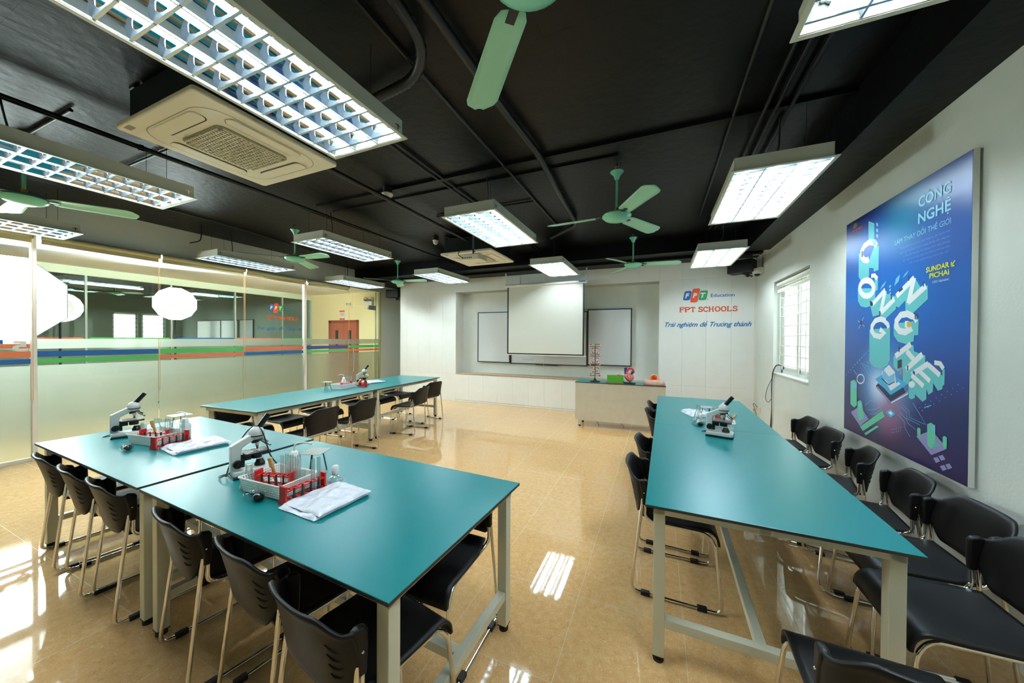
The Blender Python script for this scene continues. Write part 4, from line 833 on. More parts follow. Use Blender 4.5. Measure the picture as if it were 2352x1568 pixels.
for (x, y, lb_, c_) in ((-2.81, 2.98, 'round white smoke detector right of the nearest air conditioner', 'cream_pl'), (-3.44, 4.75, 'small white smoke detector left of the distant air conditioner', 'cream_pl')):
    t = thing('smoke_detector', lb_, 'smoke detector', (x, y, 3.12), group='smoke detectors'); MB().lathe([(0, -.035), (.035, -.033), (.058, -.01), (.06, .005), (.045, .02), (0, .02)] if y < 4 else [(0, -.045), (.02, -.045), (.02, -.03), (.038, -.028), (.04, 0), (.05, .02), (0, .02)], 24).build('head', c_, t); MB().cyl((0, 0, .02), (0, 0, .08), .05, n=20).build('base', 'blackflat', t)
for x, y, lb_ in ((-6.28, 2.86, 'short black cable end dangling above the lamp by the glass partition'),):
    tag(MB().tube(fillet([(x, y, 3.19), (x, y, 3.02), (x+.02, y-.02, 2.93), (x-.02, y-.13, 2.88)], .06), .008, 6).build('loose_cable', 'cable'), lb_, 'cable')
# ================================================================ SPEAKERS, CAMERA, CABLES
def speaker(label, loc, rz, w=.36, h=.21, d=.22):
    t = thing('wall_speaker', label, 'speaker', loc, rz); MB().box(-w/2, -d/2, -h/2, w/2, d/2, h/2).build('cabinet', 'blackflat', t, bevel=.008)
    MB().box(-w/2+.012, -d/2-.004, -h/2+.012, w/2-.012, -d/2, h/2-.012).build('grille', 'plastic', t, smooth=False, bevel=.002)
    MB().tube(fillet([(.08, .0, -h/2-.03), (.08, .0, -h/2-.03), (.08, d/2+.1, -h/2-.03)], .02), .014, 8).box(.02, -.04, -h/2-.02, .14, .06, -h/2).cyl((.08, -.03, -h/2-.05), (.08, .03, -h/2-.05), .02).build('bracket', 'rubber', t, bevel=.003)
    MB().cyl((.04, -.02, -h/2-.04), (.06, -.02, -h/2-.04), .01).build('bolt', 'chrome', t); return t
speaker('black wall speaker at the left front corner beside the glass door', (-6.6, 7.25, 2.70), radians(10))
tag(MB().tube([(-6.5, 7.22, 2.81), (-6.35, 7.1, 2.912)], .004, 5).build('speaker_cable', 'cable'), 'thin black cable rising from the left wall speaker to the beam', 'cable')
t = speaker('black wall speaker in the right front corner beside the dome camera', (1.26, 6.72, 2.715), radians(-28), .36, .21, .24)
tag(MB().tube(fillet([(1.38, 6.85, 2.80), (1.47, 6.86, 2.81), (1.50, 6.84, 2.72), (1.46, 6.84, 2.66), (1.40, 6.86, 2.68)], .05), .004, 5).tube(fillet([(1.38, 6.85, 2.72), (1.49, 6.84, 2.74), (1.50, 6.84, 2.64)], .03), .004, 5).build('speaker_cable', 'cable'), 'black cables looping between the right wall speaker and the corner', 'cable')
dc = thing('dome_camera', 'white dome security camera on the right wall near the front corner', 'security camera', (1.45, 6.62, 2.60))
MB().lathe([(0, .06), (.062, .06), (.066, .03), (.066, -.005), (.058, -.03), (0, -.03)], 24).build('housing', 'cream_pl', dc); MB().lathe([(0, -.068), (.02, -.065), (.036, -.05), (.042, -.03), (0, -.03)], 20).build('lens_dome', 'dome', dc); MB().box(0, -.05, -.02, .08, .05, .07).build('wall_box', 'cream_pl', dc, bevel=.005)
MB().tube(fillet([(.05, 0, .07), (.05, 0, .28), (-.06, 0, .282)], .04), .008, 8).build('conduit', 'cream_pl', dc)
pts = []; b = MB()
for k, (dy, dz) in enumerate(((0, 0), (.02, .01), (.04, -.01), (-.02, .02))): b.tube(fillet([(1.515, 5.62+dy, 1.17), (1.50, 5.78+dy, 1.16+dz), (1.505, 5.96+dy*.5, 1.05), (1.51, 6.02+dy*.4, .85+dz), (1.515, 6.03, .55), (1.515, 6.05+dy, .2)], .1, 6), .0035, 5)
b.tube(fillet([(1.51, 5.98, .98), (1.51, 6.25, .78), (1.51, 6.35, .62), (1.51, 6.2, .56), (1.51, 6.02, .66)], .12, 6), .0035, 5)
tag(b.build('cable_bundle', 'cable'), 'black cable bundle hanging from the window sill on the right wall', 'cable')
so = thing('wall_socket', 'white wall socket with yellow wires at the foot of the right front corner', 'socket', (1.52, 6.72, .36)); MB().box(-.02, -.05, -.04, .01, .05, .05).build('box', 'cream_pl', so, bevel=.004)
MB().tube(fillet([(-.02, .02, .02), (-.05, .14, .0), (-.03, .22, -.06)], .05), .004, 5).tube(fillet([(-.02, 0, 0), (-.05, .1, .03), (-.02, .2, -.12)], .05), .004, 5).build('yellow_wire', 'yellow', so)
MB().tube(fillet([(-.02, .0, .04), (-.05, .08, .1), (-.05, .16, .08), (-.02, .05, -.1), (-.02, .03, -.3)], .05), .004, 5).build('black_wire', 'cable', so)
# ================================================================ STUDIO SOFTBOXES IN THE CORRIDOR
def softbox(label, loc, r, target, n_=8, ring=False, d=.4):
    t = thing('studio_softbox', label, 'studio light', loc); dr_ = (Vector(target)-Vector(loc)); rz = atan2(dr_.y, dr_.x); t.rotation_euler = (0, 0, rz)
    def ngon(x, rr): return [(x, rr*cos(2*pi*(k+.5)/n_), rr*sin(2*pi*(k+.5)/n_)) for k in range(n_)]
    if not ring:
        MB().add(ngon(0, r*.985), [tuple(range(n_))]).build('front_diffuser', 'octa', t, smooth=False)
        s = MB().add(ngon(.01, r)+ngon(-.04, r)+ngon(-d, .09), [(k, (k+1) % n_, n_+(k+1) % n_, n_+k) for k in range(n_)]+[(n_+k, n_+(k+1) % n_, 2*n_+(k+1) % n_, 2*n_+k) for k in range(n_)]+[tuple(2*n_+k for k in range(n_))]); s.build('shell', 'octarim', t, smooth=False)
    else:
        s = MB().add(ngon(0, r)+ngon(0, r*.6)+ngon(-.2, r*.3), [(k, (k+1) % n_, n_+(k+1) % n_, n_+k) for k in range(n_)]+[(n_+k, n_+(k+1) % n_, 2*n_+(k+1) % n_, 2*n_+k) for k in range(n_)]); s.build('ring_reflector', 'octaw', t, smooth=False)
    MB().cyl((-d, 0, 0), (-d-.25, 0, 0), .07, n=16).build('flash_head', 'blackflat', t); h_ = loc[2]
    MB().tube([(-d-.08, 0, -.05), (-d-.08, 0, -h_+.5)], .014, 8).build('stand_pole', 'blackflat', t)
    for k in range(3): a = 2*pi*k/3+.5; MB().tube([(-d-.08, 0, -h_+.6), (-d-.08+.4*cos(a), .4*sin(a), -h_+.015)], .01, 6).build('stand_leg', 'blackflat', t)
softbox('large octagonal glowing softbox at the left edge behind the glass', (-8.25, 1.50, 2.03), .64, (0, .6, 1.7))
softbox('round glowing softbox seen behind the middle of the glass partition', (-8.3, 3.38, 2.125), .31, (0, 0, 1.6), 12, d=.25)
softbox('white ring reflector partly hidden by the large octagonal softbox', (-9.1, 2.24, 1.99), .25, (0, 0, 1.6), 16, True, .3)
# ================================================================ TABLES
def table(label, ox, oy, a, w, l, ends=(1, 1), along='Y'):
    """top w (local x) by l (local y); origin at the near left corner of the top"""
    t = thing('lab_table', label, 'table', (ox, oy, 0), radians(a)); TH = .013
    tp = MB().box(0, 0, .75-TH, w, l, .7485); tp.cur = 1; tp.add([(0.0015, .0015, .75), (w-.0015, .0015, .75), (w-.0015, l-.0015, .75), (.0015, l-.0015, .75), (0, 0, .7485), (w, 0, .7485), (w, l, .7485), (0, l, .7485)], [(0, 1, 2, 3), (4, 5, 1, 0), (5, 6, 2, 1), (6, 7, 3, 2), (7, 4, 0, 3)])
    tp.build('tabletop', ['lamedge', 'lam'], t, smooth=False)
    i = .035; e = .05; z1 = .75-TH; f = MB()
    f.box(i, i, z1-.04, w-i, i+.03, z1).box(i, l-i-.03, z1-.04, w-i, l-i, z1).box(i, i, z1-.04, i+.03, l-i, z1).box(w-i-.03, i, z1-.04, w-i, l-i, z1)
    if l > w: f.box(w/2-.02, i, z1-.035, w/2+.02, l-i, z1)
    else: f.box(i, l/2-.02, z1-.035, w-i, l/2+.02, z1); f.box(w/3-.02, i, z1-.03, w/3+.02, l-i, z1).box(2*w/3-.02, i, z1-.03, 2*w/3+.02, l-i, z1)
    f.build('apron_frame', 'steel', t, smooth=False, bevel=.002)
    for x in (i, w-i-e):
        for y in (i, l-i-e):
            L = MB().box(x, y, .03, x+e, y+e, z1-.001).build('leg', 'steel', t, smooth=False, bevel=.003)
            MB().cyl((x+e/2, y+e/2, 0), (x+e/2, y+e/2, .016), .024, n=16).cyl((x+e/2, y+e/2, .016), (x+e/2, y+e/2, .032), .016, n=12).box(x, y, .026, x+e, y+e, .032).build('levelling_foot', 'rubber', L)
    s = MB(); z0 = .17; q = e-.01
    if l > w: s.box(i+e, i+.005, z0, w-i-e, i+.005+q, z0+.04).box(i+e, l-i-.005-q, z0, w-i-e, l-i-.005, z0+.04).box(w/2-.02, i+q, z0, w/2+.02, l-i-q, z0+.04)
    else: s.box(i+.005, i+e, z0, i+.005+q, l-i-e, z0+.04).box(w-i-.005-q, i+e, z0, w-i-.005, l-i-e, z0+.04).box(i+q, l/2-.02, z0, w-i-q, l/2+.02, z0+.04)
    s.build('stretcher', 'steel', t, smooth=False, bevel=.002); return t
table('nearest teal lab table left of the aisle, holding the larger group of glassware', -2.377, .827, -2.43, 1.672, .913)
table('teal lab table at the left, behind the seam of the nearest left table', -4.068, .885, -1.9, 1.658, .937)
def row(label1, label2, ox, oy, a, w, l):
    A = radians(a); table(label1, ox, oy, a, w, l-.004); table(label2, ox-sin(A)*l, oy+cos(A)*l, a, w, l-.002)
row('long teal lab table at the right front, nearest the camera right of the aisle', 'teal lab table at the far end of the right row, next to the demonstration desk', -.050, 1.690, -.83, .929, 1.662)
row('teal lab table in the back left row, its near end beside the far left tabletop', 'teal lab table at the far end of the back left row, nearest the white panels', -4.659, 2.106, 2.88, .924, 1.70)
# ================================================================ CHAIRS
def chair_proto():
    t = thing('stacking_chair', '', 'chair', (0, 0, 0)); W2 = .222
    def seat(u, v):
        x = (u-.5)*.40; c = 1-(2*u-1)**2
        if v < .72: q = v/.72; y = -.175+q*.34; z = .438-.012*c*sin(pi*min(1, q*1.1))+.01*(1-q)**3
        else: q = (v-.72)/.28; a = q*radians(80); y = .165+.06*sin(a); z = .438-.075*(1-cos(a))-.03*max(0, q-.8)*5*.4
        x *= 1-.13*max(0, .25-v)/.25*(1 if v < .25 else 0)
        return (x, y, z)
    MB().grid(seat, 14, 32).build('seat', 'plastic', t, solid=.012)
    def back(u, v):
        s = 2*u-1; a = abs(s)
        x = .210*sin(s*pi/2*.97)/sin(pi/2*.97); ss = min(1, max(0, (a-.40)/.46)); ss = ss*ss*(3-2*ss)
        top = .727-.058*ss; bot = .462+.03*a**4+.17*max(0, (a-.56)/.44)**1.7
        z = bot+(top-bot)*v; y = -.276+.118*a**2.3+.065*(1-v)**1.2*(1-a*a)+.008*sin(pi*v)*(1-a)+(-.008*(v-.9)/.1 if v > .9 else 0)
        return (x, y, z)
    bk = MB().grid(back, 28, 12).build('backrest', 'plastic', t, solid=.011)
    for sx in (-1, 1):
        sl = MB()
        for k in range(4):
            p = [back(.5+sx*(.26-.0*k+.035*q)*1.0, .72-k*.13-.03*q) for q in range(4)]; sl.tube([(x, y-.0065, z) for x, y, z in p], [.001, .0035, .0035, .001], 6)
        sl.build('vent_slot', 'plastic_in', bk)
    for sx in (-1, 1):
        x = sx*.202
        w_ = MB().prism([(-.176, .525), (-.148, .525), (-.144, .60), (-.145, .655), (-.152, .668), (-.180, .676), (-.198, .664), (-.186, .62), (-.178, .58)], x-.013, x+.013, 'YZ'); w_.build('armrest_sleeve', 'plastic', t, bevel=.009, seg=3)
        MB().ball((x+sx*.0135, -.166, .60), .005, 8).build('screw', 'chrome', t)
        xi = sx*W2
        f = MB().tube(fillet([(x, -.158, .56), (x, -.160, .455), (sx*.186, -.12, .425), (sx*.186, .165, .418), (sx*.194, .208, .36), (xi+sx*.004, .238, .011), (xi, -.235, .011), (x, -.174, .56)], .045, 5), .0085, 10); f.build('side_frame', 'chrome', t)
        for y in (.14, -.155): MB().box(xi-.014, y-.025, 0, xi+.014, y+.025, .024).build('floor_glide', 'rubber', t, bevel=.004)
    MB().tube([(-.186, .1, .413), (.186, .1, .413)], .008, 8).tube([(-.186, -.1, .413), (.186, -.1, .413)], .008, 8).build('seat_crossbar', 'chrome', t)
    return t
M['pl_mark'] = mat('moulded_mark_grey', (62, 58, 54), .5)
ch = chair_proto(); used = [0]
def chair(x, y, deg, label, group):
    """deg 0 faces away from the camera (+Y)"""
    o = ch if not used[0] else dup(ch)
    used[0] = 1; o.location = (x, y, 0); o.rotation_euler = (0, 0, radians(deg)); o['label'] = label; o['group'] = group; return o
g = 'chairs along the near side of the left tables'
for x, y, a, l in ((-3.71, 1.09, -7, 'leftmost black plastic chair at the far left table, near the white post'), (-3.215, 1.07, -8, 'second black chair from the left along the left tables'), (-2.77, 1.06, -7, 'third black chair from the left, just left of the legs at the table seam'), (-1.96, 1.03, -11, 'black chair just right of the legs at the seam of the left tables'), (-1.425, 1.01, -10, 'black chair at the nearest left table, between two chairs in the front row'), (-.965, .935, -10, 'black chair nearest the camera, its back seen at the bottom centre')): chair(x, y, a, l, g)
g = 'chairs on the far side of the left tables'
for x, y, a, l in ((-1.01, 1.43, 180, 'black chair under the right end of the nearest left table, facing the camera'), (-1.62, 1.44, 182, 'black chair beneath the middle of the nearest left table, facing the camera'), (-2.2, 1.46, 180, 'black chair beneath the left part of the nearest left table, facing the camera'), (-3.0, 1.49, 178, 'black chair beneath the far left table close to the seam, facing the camera'), (-3.62, 1.51, 178, 'black chair beneath the far left table near its outer end, facing the camera')): chair(x, y, a, l, g)
g = 'chairs on the aisle side of the right row'
for x, y, a, l in ((.095, 2.38, -90, 'nearer black chair on the aisle side of the right front table'), (.115, 2.93, -92, 'second black chair on the aisle side of the right front table'), (.15, 4.13, -90, 'black chair by the aisle at the far right table, beyond the seam'), (.16, 4.63, -90, 'farthest black chair on the aisle side of the right row')): chair(x, y, a, l, g)
g = 'chairs lined up along the right wall'
for x, y, a, l in ((1.165, 4.33, 90, 'farthest black chair along the right wall, closest to the window'), (1.165, 3.85, 94, 'second farthest black chair along the right wall'), (1.165, 3.325, 77, 'black chair against the right wall under the left edge of the poster'), (1.165, 2.815, 82, 'black chair against the right wall under the middle of the poster'), (1.17, 2.36, 90, 'black chair against the right wall under the right edge of the poster'), (1.09, 1.93, 90, 'black chair nearest the camera along the right wall')): chair(x, y, a, l, g)
chair(.63, 1.36, -2, 'black chair at the near end of the right table, at the bottom right corner', 'single chair at the table end')
g = 'chairs on the room side of the back left row'
for x, y, a, l in ((-3.66, 2.68, 93, 'black chair at the near end of the back left row, on the room side'), (-3.69, 3.29, 93, 'second black chair along the room side of the back left row'), (-3.70, 4.44, 96, 'black chair just beyond the table seam of the back left row'), (-3.93, 5.13, 82, 'black chair at the far end of the back left row, slightly turned')): chair(x, y, a, l, g)
g = 'chairs on the glass side of the back left row'
for y, l in ((2.46, 'black chair at the near end of the back left row, on the glass side'), (2.97, 'second black chair on the glass side of the back left row'), (3.50, 'third black chair on the glass side of the back left row'), (4.20, 'fourth black chair on the glass side, behind the table seam'), (4.68, 'fifth black chair on the glass side of the back left row'), (5.18, 'farthest black chair on the glass side of the back left row')): chair(-4.50-(y-2.4)*.05, y, -87, l, g)
# ================================================================ DEMONSTRATION DESK
dk = thing('demonstration_desk', 'pale wood-grain demonstration desk with a teal top before the niche', 'desk', (-1.324, 5.869, 0), radians(1.2)); DW, DD = 1.44, .42
tp = MB().box(0, 0, .757, DW, DD, .7685); tp.cur = 1; tp.box(0, 0, .7685, DW, DD, .77); tp.build('desktop', ['lamedge', 'lam'], dk, smooth=False)
MB().box(.004, .006, .115, DW-.004, .024, .757).build('front_panel', 'desk', dk, smooth=False)
MB().box(.004, .024, .115, .022, DD-.02, .757).box(DW-.022, .024, .115, DW-.004, DD-.02, .757).build('side_panel', 'desk', dk, smooth=False)
MB().box(.022, .03, .115, DW-.022, DD-.03, .135).build('bottom_shelf', 'desk', dk, smooth=False)
for x in (.05, DW-.1):
    for y in (.035, DD-.075):
        L = MB().box(x, y, .025, x+.045, y+.045, .135).build('leg', 'steel', dk, smooth=False, bevel=.002); MB().cyl((x+.022, y+.022, 0), (x+.022, y+.022, .026), .02, n=12).build('levelling_foot', 'rubber', L)
for k, x in enumerate((.34, .76, 1.2)):
    tag(MB().tube(fillet([(-1.324+x, 6.0, .114), (-1.32+x, 6.0, .09), (-1.29+x, 6.01, .05), (-1.28+x, 6.02, .004)], .03), .003, 5).box(-1.345+x, 5.985, .09, -1.30+x, 6.015, .115).build('cable_end', 'cable'), 'dark cable hanging below the demonstration desk, '+('left', 'middle', 'right')[k]+' one of three', 'cable', 'cables under the demonstration desk')
# DNA model
dn = thing('dna_model', 'tall double helix model with red and yellow pegs on a black stand', 'science model', (-1.005, 5.985, .77)); 
MB().lathe([(0, 0), (.085, 0), (.085, .012), (.03, .02), (.018, .05), (.008, .07), (0, .07)], 24).build('base', 'rubber', dn); MB().cyl((0, 0, .07), (0, 0, .66), .006, n=10).build('pole', 'rubber', dn)
DC = [mat('peg_green', (30, 130, 90), .4), mat('peg_yellow', (226, 190, 40), .4), mat('peg_blue', (50, 70, 150), .4), mat('peg_brown', (150, 70, 60), .4)]; nr = 17
for k in range(nr):
    z = .11+k*.0335; a = k*.62; c, s = cos(a), sin(a)
    MB().cyl((-.003*c, -.003*s, z), (-.075*c, -.075*s, z), .006, n=8).build('base_peg', DC[k % 4], dn); MB().cyl((.003*c, .003*s, z), (.075*c, .075*s, z), .006, n=8).build('base_peg', DC[(k+1) % 4], dn)
for ph in (0, pi):
    b = MB(); w = MB()
    for k in range(nr):
        z = .11+k*.0335; a = k*.62+ph; b.ball((.078*cos(a), .078*sin(a), z), .0125, 10)
        if k < nr-1: a2 = a+.31; w.ball((.08*cos(a2), .08*sin(a2), z+.0168), .010, 8); w.cyl((.08*cos(a), .08*sin(a), z), (.08*cos(a+.62), .08*sin(a+.62), z+.0335), .004, n=6)
    b.build('sugar_beads', 'red', dn); w.build('phosphate_strand', 'cream_pl', dn)
# plant cell model
pc = thing('plant_cell_model', 'green block-shaped plant cell model on a brown board', 'science model', (-.665, 5.985, .77))
MB().prism(rrect(-.15, -.085, .15, .09, .01), 0, .012).build('base_board', 'ply', pc, smooth=False)
gm = mat('glossy_leaf_green', (92, 180, 62), .2); gm2 = mat('dark_leaf_green', (30, 120, 80), .3)
o = rrect(-.128, -.065, .128, .07, .03, 5); i_ = rrect(-.105, -.043, .105, .05, .02, 5); b = MB(); n_ = len(o)
b.add([(x, y, .012) for x, y in o]+[(x*1.04, y*1.04, .125+.01*sin(k*1.3)) for k, (x, y) in enumerate(o)]+[(x, y, .122) for x, y in i_]+[(x, y, .07) for x, y in i_], [(k, (k+1) % n_, n_+(k+1) % n_, n_+k) for k in range(n_)]+[(n_+k, n_+(k+1) % n_, 2*n_+(k+1) % n_, 2*n_+k) for k in range(n_)]+[(2*n_+k, 2*n_+(k+1) % n_, 3*n_+(k+1) % n_, 3*n_+k) for k in range(n_)]+[tuple(range(3*n_, 4*n_)), tuple(range(n_-1, -1, -1))]); b.build('cell_wall', gm, pc)
MB().ball((.05, .0, .12), .028, 14).build('nucleus', 'red', pc); MB().ball((-.05, .01, .1), .022, 12, (1.4, 1, .8)).ball((-.09, -.01, .105), .012, 10).ball((.0, -.02, .1), .012, 10, (1.5, 1, 1)).build('chloroplast', gm2, pc)
# heart model
hm = thing('heart_model', 'pink anatomical heart model with red and blue vessels', 'science model', (-.445, 6.0, .77))
MB().prism(rrect(-.10, -.07, .10, .075, .012), 0, .012).build('base', 'rubber', hm, smooth=False)
pk = mat('heart_pink', (232, 132, 142), .3, var=.12, vscale=30); bl_ = mat('vessel_blue', (24, 70, 140), .3); rd = mat('vessel_red', (222, 66, 66), .3); ft = mat('fat_yellow', (236, 190, 130), .4)
b = MB()
def hf(u, v):
    a = 2*pi*u; r = .092*sin(pi*v)**.7*(.62+.5*v-.18*v*v); return (r*cos(a)*(1+.06*cos(2*a))+.022*(1-v)-.01, r*sin(a)*.8, .02+.175*v)
b.grid(hf, 28, 18); b.build('ventricles', pk, hm)
MB().tube([(.02, -.066, .05), (.012, -.082, .09), (.004, -.084, .13), (-.012, -.07, .165)], [.003, .006, .007, .004], 6).tube([(.05, -.06, .07), (.034, -.074, .11), (.03, -.07, .15)], [.002, .005, .005], 6).tube([(-.03, -.07, .09), (-.04, -.072, .13), (-.04, -.06, .16)], [.002, .004, .004], 6).build('coronary_fat', ft, hm)
MB().tube(fillet([(-.055, 0, .16), (-.058, 0, .262)], .02), .024, 14).tube([(.03, -.02, .17), (.06, -.03, .19), (.05, -.035, .215)], .022, 12).build('blue_vessel', bl_, hm)
MB().tube(fillet([(-.03, -.02, .15), (-.03, -.025, .225), (.01, -.03, .262), (.062, -.02, .245), (.075, -.005, .19)], .04, 6), .018, 12).build('aortic_arch', rd, hm); MB().ball((0, 0, .185), .06, 14, (1.1, .8, .35)).build('atrium', mat('heart_pale_pink', (238, 190, 196), .35), hm)
# animal cell model
am = thing('cell_model', 'pink flower-shaped cell model with an orange and red centre on a brown board', 'science model', (-.06, 5.98, .77))
MB().prism(rrect(-.16, -.085, .16, .085, .01), 0, .012).build('base_board', 'ply', am, smooth=False)
cp = mat('membrane_pink', (240, 206, 206), .3); orr = mat('organelle_orange', (244, 150, 30), .3)
def fl(r0, z): return [((r0*(1+.07*cos(7*t)))*cos(t)*1.05, (r0*(1+.07*cos(7*t)))*sin(t)*.62, z) for t in [2*pi*k/56 for k in range(56)]]
L_ = [fl(.118, .012), fl(.135, .035), fl(.140, .07), fl(.132, .088), fl(.118, .086), fl(.112, .06)]; b = MB(); n_ = 56
b.add([p for l in L_ for p in l], [(j*n_+k, j*n_+(k+1) % n_, (j+1)*n_+(k+1) % n_, (j+1)*n_+k) for j in range(5) for k in range(n_)]+[tuple(range(5*n_, 6*n_))]); b.build('membrane', cp, am)
b = MB(); 
for k in range(26): a = k*2.4; r = .035+.06*random.random(); b.ball((r*1.1*cos(a), r*.6*sin(a), .075+.012*random.random()), .013+.006*random.random(), 8, (1.3, 1, .8))
b.build('cytoplasm', orr, am)
def shell(r, c, a0=.35):
    def f(u, v): th = 2*pi*u; ph = a0+(pi-a0)*v; p = Vector((r*sin(ph)*cos(th), r*sin(ph)*sin(th), r*cos(ph))); return tuple(Vector(c)+Matrix.Rotation(radians(80), 3, 'X') @ p)
    return f
MB().grid(shell(.058, (0, .005, .118), .75), 24, 12).build('nucleus_shell', orr, am, solid=.005); MB().ball((0, -.01, .112), .036, 14).build('nucleolus', 'red', am); MB().grid(shell(.043, (0, 0, .113), .8), 20, 10).build('nucleus_inner', cp, am, solid=.003)
# ================================================================ LAB KIT
def microscope():
    t = thing('microscope', '', 'microscope', (0, 0, 0))
    b = MB().prism([(-.05, -.085), (.05, -.085), (.058, .06), (.045, .095), (-.045, .095), (-.058, .06)], .012, .04); b.build('base', 'scope', t, bevel=.006)
    MB().prism([(-.054, -.088), (.054, -.088), (.06, .06), (.047, .098), (-.047, .098), (-.06, .06)], 0, .012).build('base_foot', 'scopeblk', t, bevel=.002)
    a = MB(); a.prism([(-.09, .038), (-.045, .038), (-.045, .12), (-.04, .155), (.02, .19), (.03, .218), (.02, .232), (-.09, .172)], -.019, .019, 'YZ'); a.build('arm', 'scope', t, bevel=.005)
    MB().lathe([(0, .19), (.026, .19), (.03, .2), (.035, .208)], 24, c=(0, .03, 0)).lathe([(.036, .212), (.037, .228), (.03, .245), (.015, .258), (0, .258)], 24, c=(0, .03, 0)).build('head', 'scope', t); MB().cyl((0, .03, .207), (0, .03, .213), .0365, n=24).build('head_ring', 'scopeblk', t)
    MB().cyl((0, .035, .243), (0, .088, .318), .0145, n=16).build('eyepiece_tube', 'scopeblk', t); MB().cyl((0, .0872, .3172), (0, .0885, .3188), .010, n=16).build('eyepiece_lens', 'dome', t)
    MB().cyl((0, .03, .192), (0, .035, .178), .026, .03, n=20).build('nosepiece', 'scopeblk', t)
    for k, (dx, dy, L) in enumerate(((0, .0, .042), (.02, .022, .03), (-.02, .022, .034))):
        o = MB().cyl((dx, .033+dy, .180), (dx*1.6, .033+dy*1.9, .180-L*.6), .0105, n=14).cyl((dx*1.6, .033+dy*1.9, .180-L*.6), (dx*1.9, .033+dy*2.3, .180-L), .008, .005, n=14).build('objective', 'mirror2', t)
        MB().cyl((dx*1.88, .033+dy*2.28, .181-L), (dx*1.98, .033+dy*2.4, .178-L-.002), .0055, n=12).build('objective_tip', 'scopeblk', o)
    MB().box(-.055, -.035, .115, .055, .085, .126).build('stage', 'scopeblk', t, bevel=.003)
    c = MB()
    for sx in (-1, 1): c.box(sx*.033-.0025, -.01, .127, sx*.033+.0025, .05, .129)
    c.build('stage_clip', 'mirror2', t, smooth=False)
    MB().box(-.018, -.044, .05, .018, -.028, .12).box(-.022, -.03, .085, .022, .0, .115).cyl((0, .03, .085), (0, .03, .115), .026, n=18).build('condenser', 'scopeblk', t)
    MB().lathe([(0, .04), (.026, .04), (.026, .052), (.02, .06), (.016, .075), (0, .075)], 20, c=(0, .045, 0)).build('illuminator', 'scopeblk', t)
    for sx in (-1, 1): MB().cyl((sx*.019, -.062, .075), (sx*.04, -.062, .075), .021, n=20).cyl((sx*.04, -.062, .075), (sx*.05, -.062, .075), .012, n=16).build('focus_knob', 'scopeblk', t)
    MB().tube(fillet([(0, -.088, .03), (0, -.12, .02), (-.07, -.13, .004), (-.085, -.05, .004), (-.08, .02, .004), (-.07, .07, .004)], .04, 5), .0032, 6).build('power_cord', 'cable', t)
    MB().box(-.083, .065, 0, -.058, .095, .018).build('plug', 'rubber', t, bevel=.003)
    return t
def basket():
    t = thing('wire_basket', '', 'basket', (0, 0, 0)); L, Wd, H = .145, .095, .072; b = MB(); th = .0012
    def wall_(p0, p1, q0, q1, nu, nv):
        """lattice wall between bottom edge p0-p1 and top edge q0-q1 with square openings"""
        p0, p1, q0, q1 = map(Vector, (p0, p1, q0, q1)); P_ = lambda u, v: tuple((p0.lerp(p1, u)).lerp(q0.lerp(q1, u), v))
        us = [0]; vs = [0]
        for i in range(nu): us += [(i+.28)/nu, (i+.72)/nu]
        for j in range(nv): vs += [(j+.25)/nv, (j+.75)/nv]
        us.append(1); vs.append(1)
        for i in range(len(us)-1):
            for j in range(len(vs)-1):
                if i % 2 == 1 and j % 2 == 1: continue
                b.add([P_(us[i], vs[j]), P_(us[i+1], vs[j]), P_(us[i+1], vs[j+1]), P_(us[i], vs[j+1])], [(0, 1, 2, 3)])
    l0, w0 = L*.9, Wd*.88
    c0 = [(-l0, -w0, .003), (l0, -w0, .003), (l0, w0, .003), (-l0, w0, .003)]; c1 = [(-L, -Wd, H), (L, -Wd, H), (L, Wd, H), (-L, Wd, H)]
    for k, (nu, nv) in enumerate(((26, 6), (16, 6), (26, 6), (16, 6))): j = (k+1) % 4; wall_(c0[k], c0[j], c1[k], c1[j], nu, nv)
    wall_(c0[0], c0[1], c0[3], c0[2], 20, 12); b.build('lattice_body', 'lwhite', t, smooth=False, solid=.002)
    r = rrect(-L-.005, -Wd-.005, L+.005, Wd+.005, .012, 4); MB().tube([(x, y, H) for x, y in r], .0035, 6, closed=True).build('rim', 'lwhite', t)
    return t
def rack(full=True):
    t = thing('test_tube_rack', '', 'rack', (0, 0, 0))
    for sx in (-1, 1): e = MB(); e.at((sx*.096, 0, 0)); e.prism([(-.034, 0), (.034, 0), (.03, .012), (.022, .03), (.022, .085), (-.022, .085), (-.022, .03), (-.03, .012)], -.005, .005, 'YZ').build('end_plate', 'red', t, smooth=False, bevel=.0015)
    s = MB()
    for z0, rr in ((.058, 1), (.012, 1)):
        xs = [-.091]; 
        for k in range(6): c = -.075+k*.03; xs += [c-.0095, c+.0095]
        xs.append(.091)
        for k in range(len(xs)-1):
            if k % 2 == 0: s.box(xs[k], -.02, z0, xs[k+1], .02, z0+.006)
            else: s.box(xs[k], -.02, z0, xs[k+1], -.011, z0+.006).box(xs[k], .011, z0, xs[k+1], .02, z0+.006)
    s.build('shelf', 'red', t, smooth=False)
    p = MB()
    if full:
        for k in range(4): x = -.06+k*.04; p = MB().box(x-.004, -.023, .02, x+.004, -.019, .07).prism([(x-.008, .016), (x+.008, .016), (x+.004, .03), (x-.004, .03)], -.024, -.018, 'XZ'); p.build('peg', 'blackflat', t, smooth=False)
    return t
def gtube(name='test_tube', h=.15, r=.008):
    t = thing(name, '', 'test tube', (0, 0, 0)); o = [(0, 0), (r*.6, .002), (r*.9, .005), (r, r)]; MB().lathe(o+[(r, h), (r*1.12, h+.001), (r*.85, h), (r*.85, r), (0, .003)], 14).build('glass_wall', 'clear', t); return t
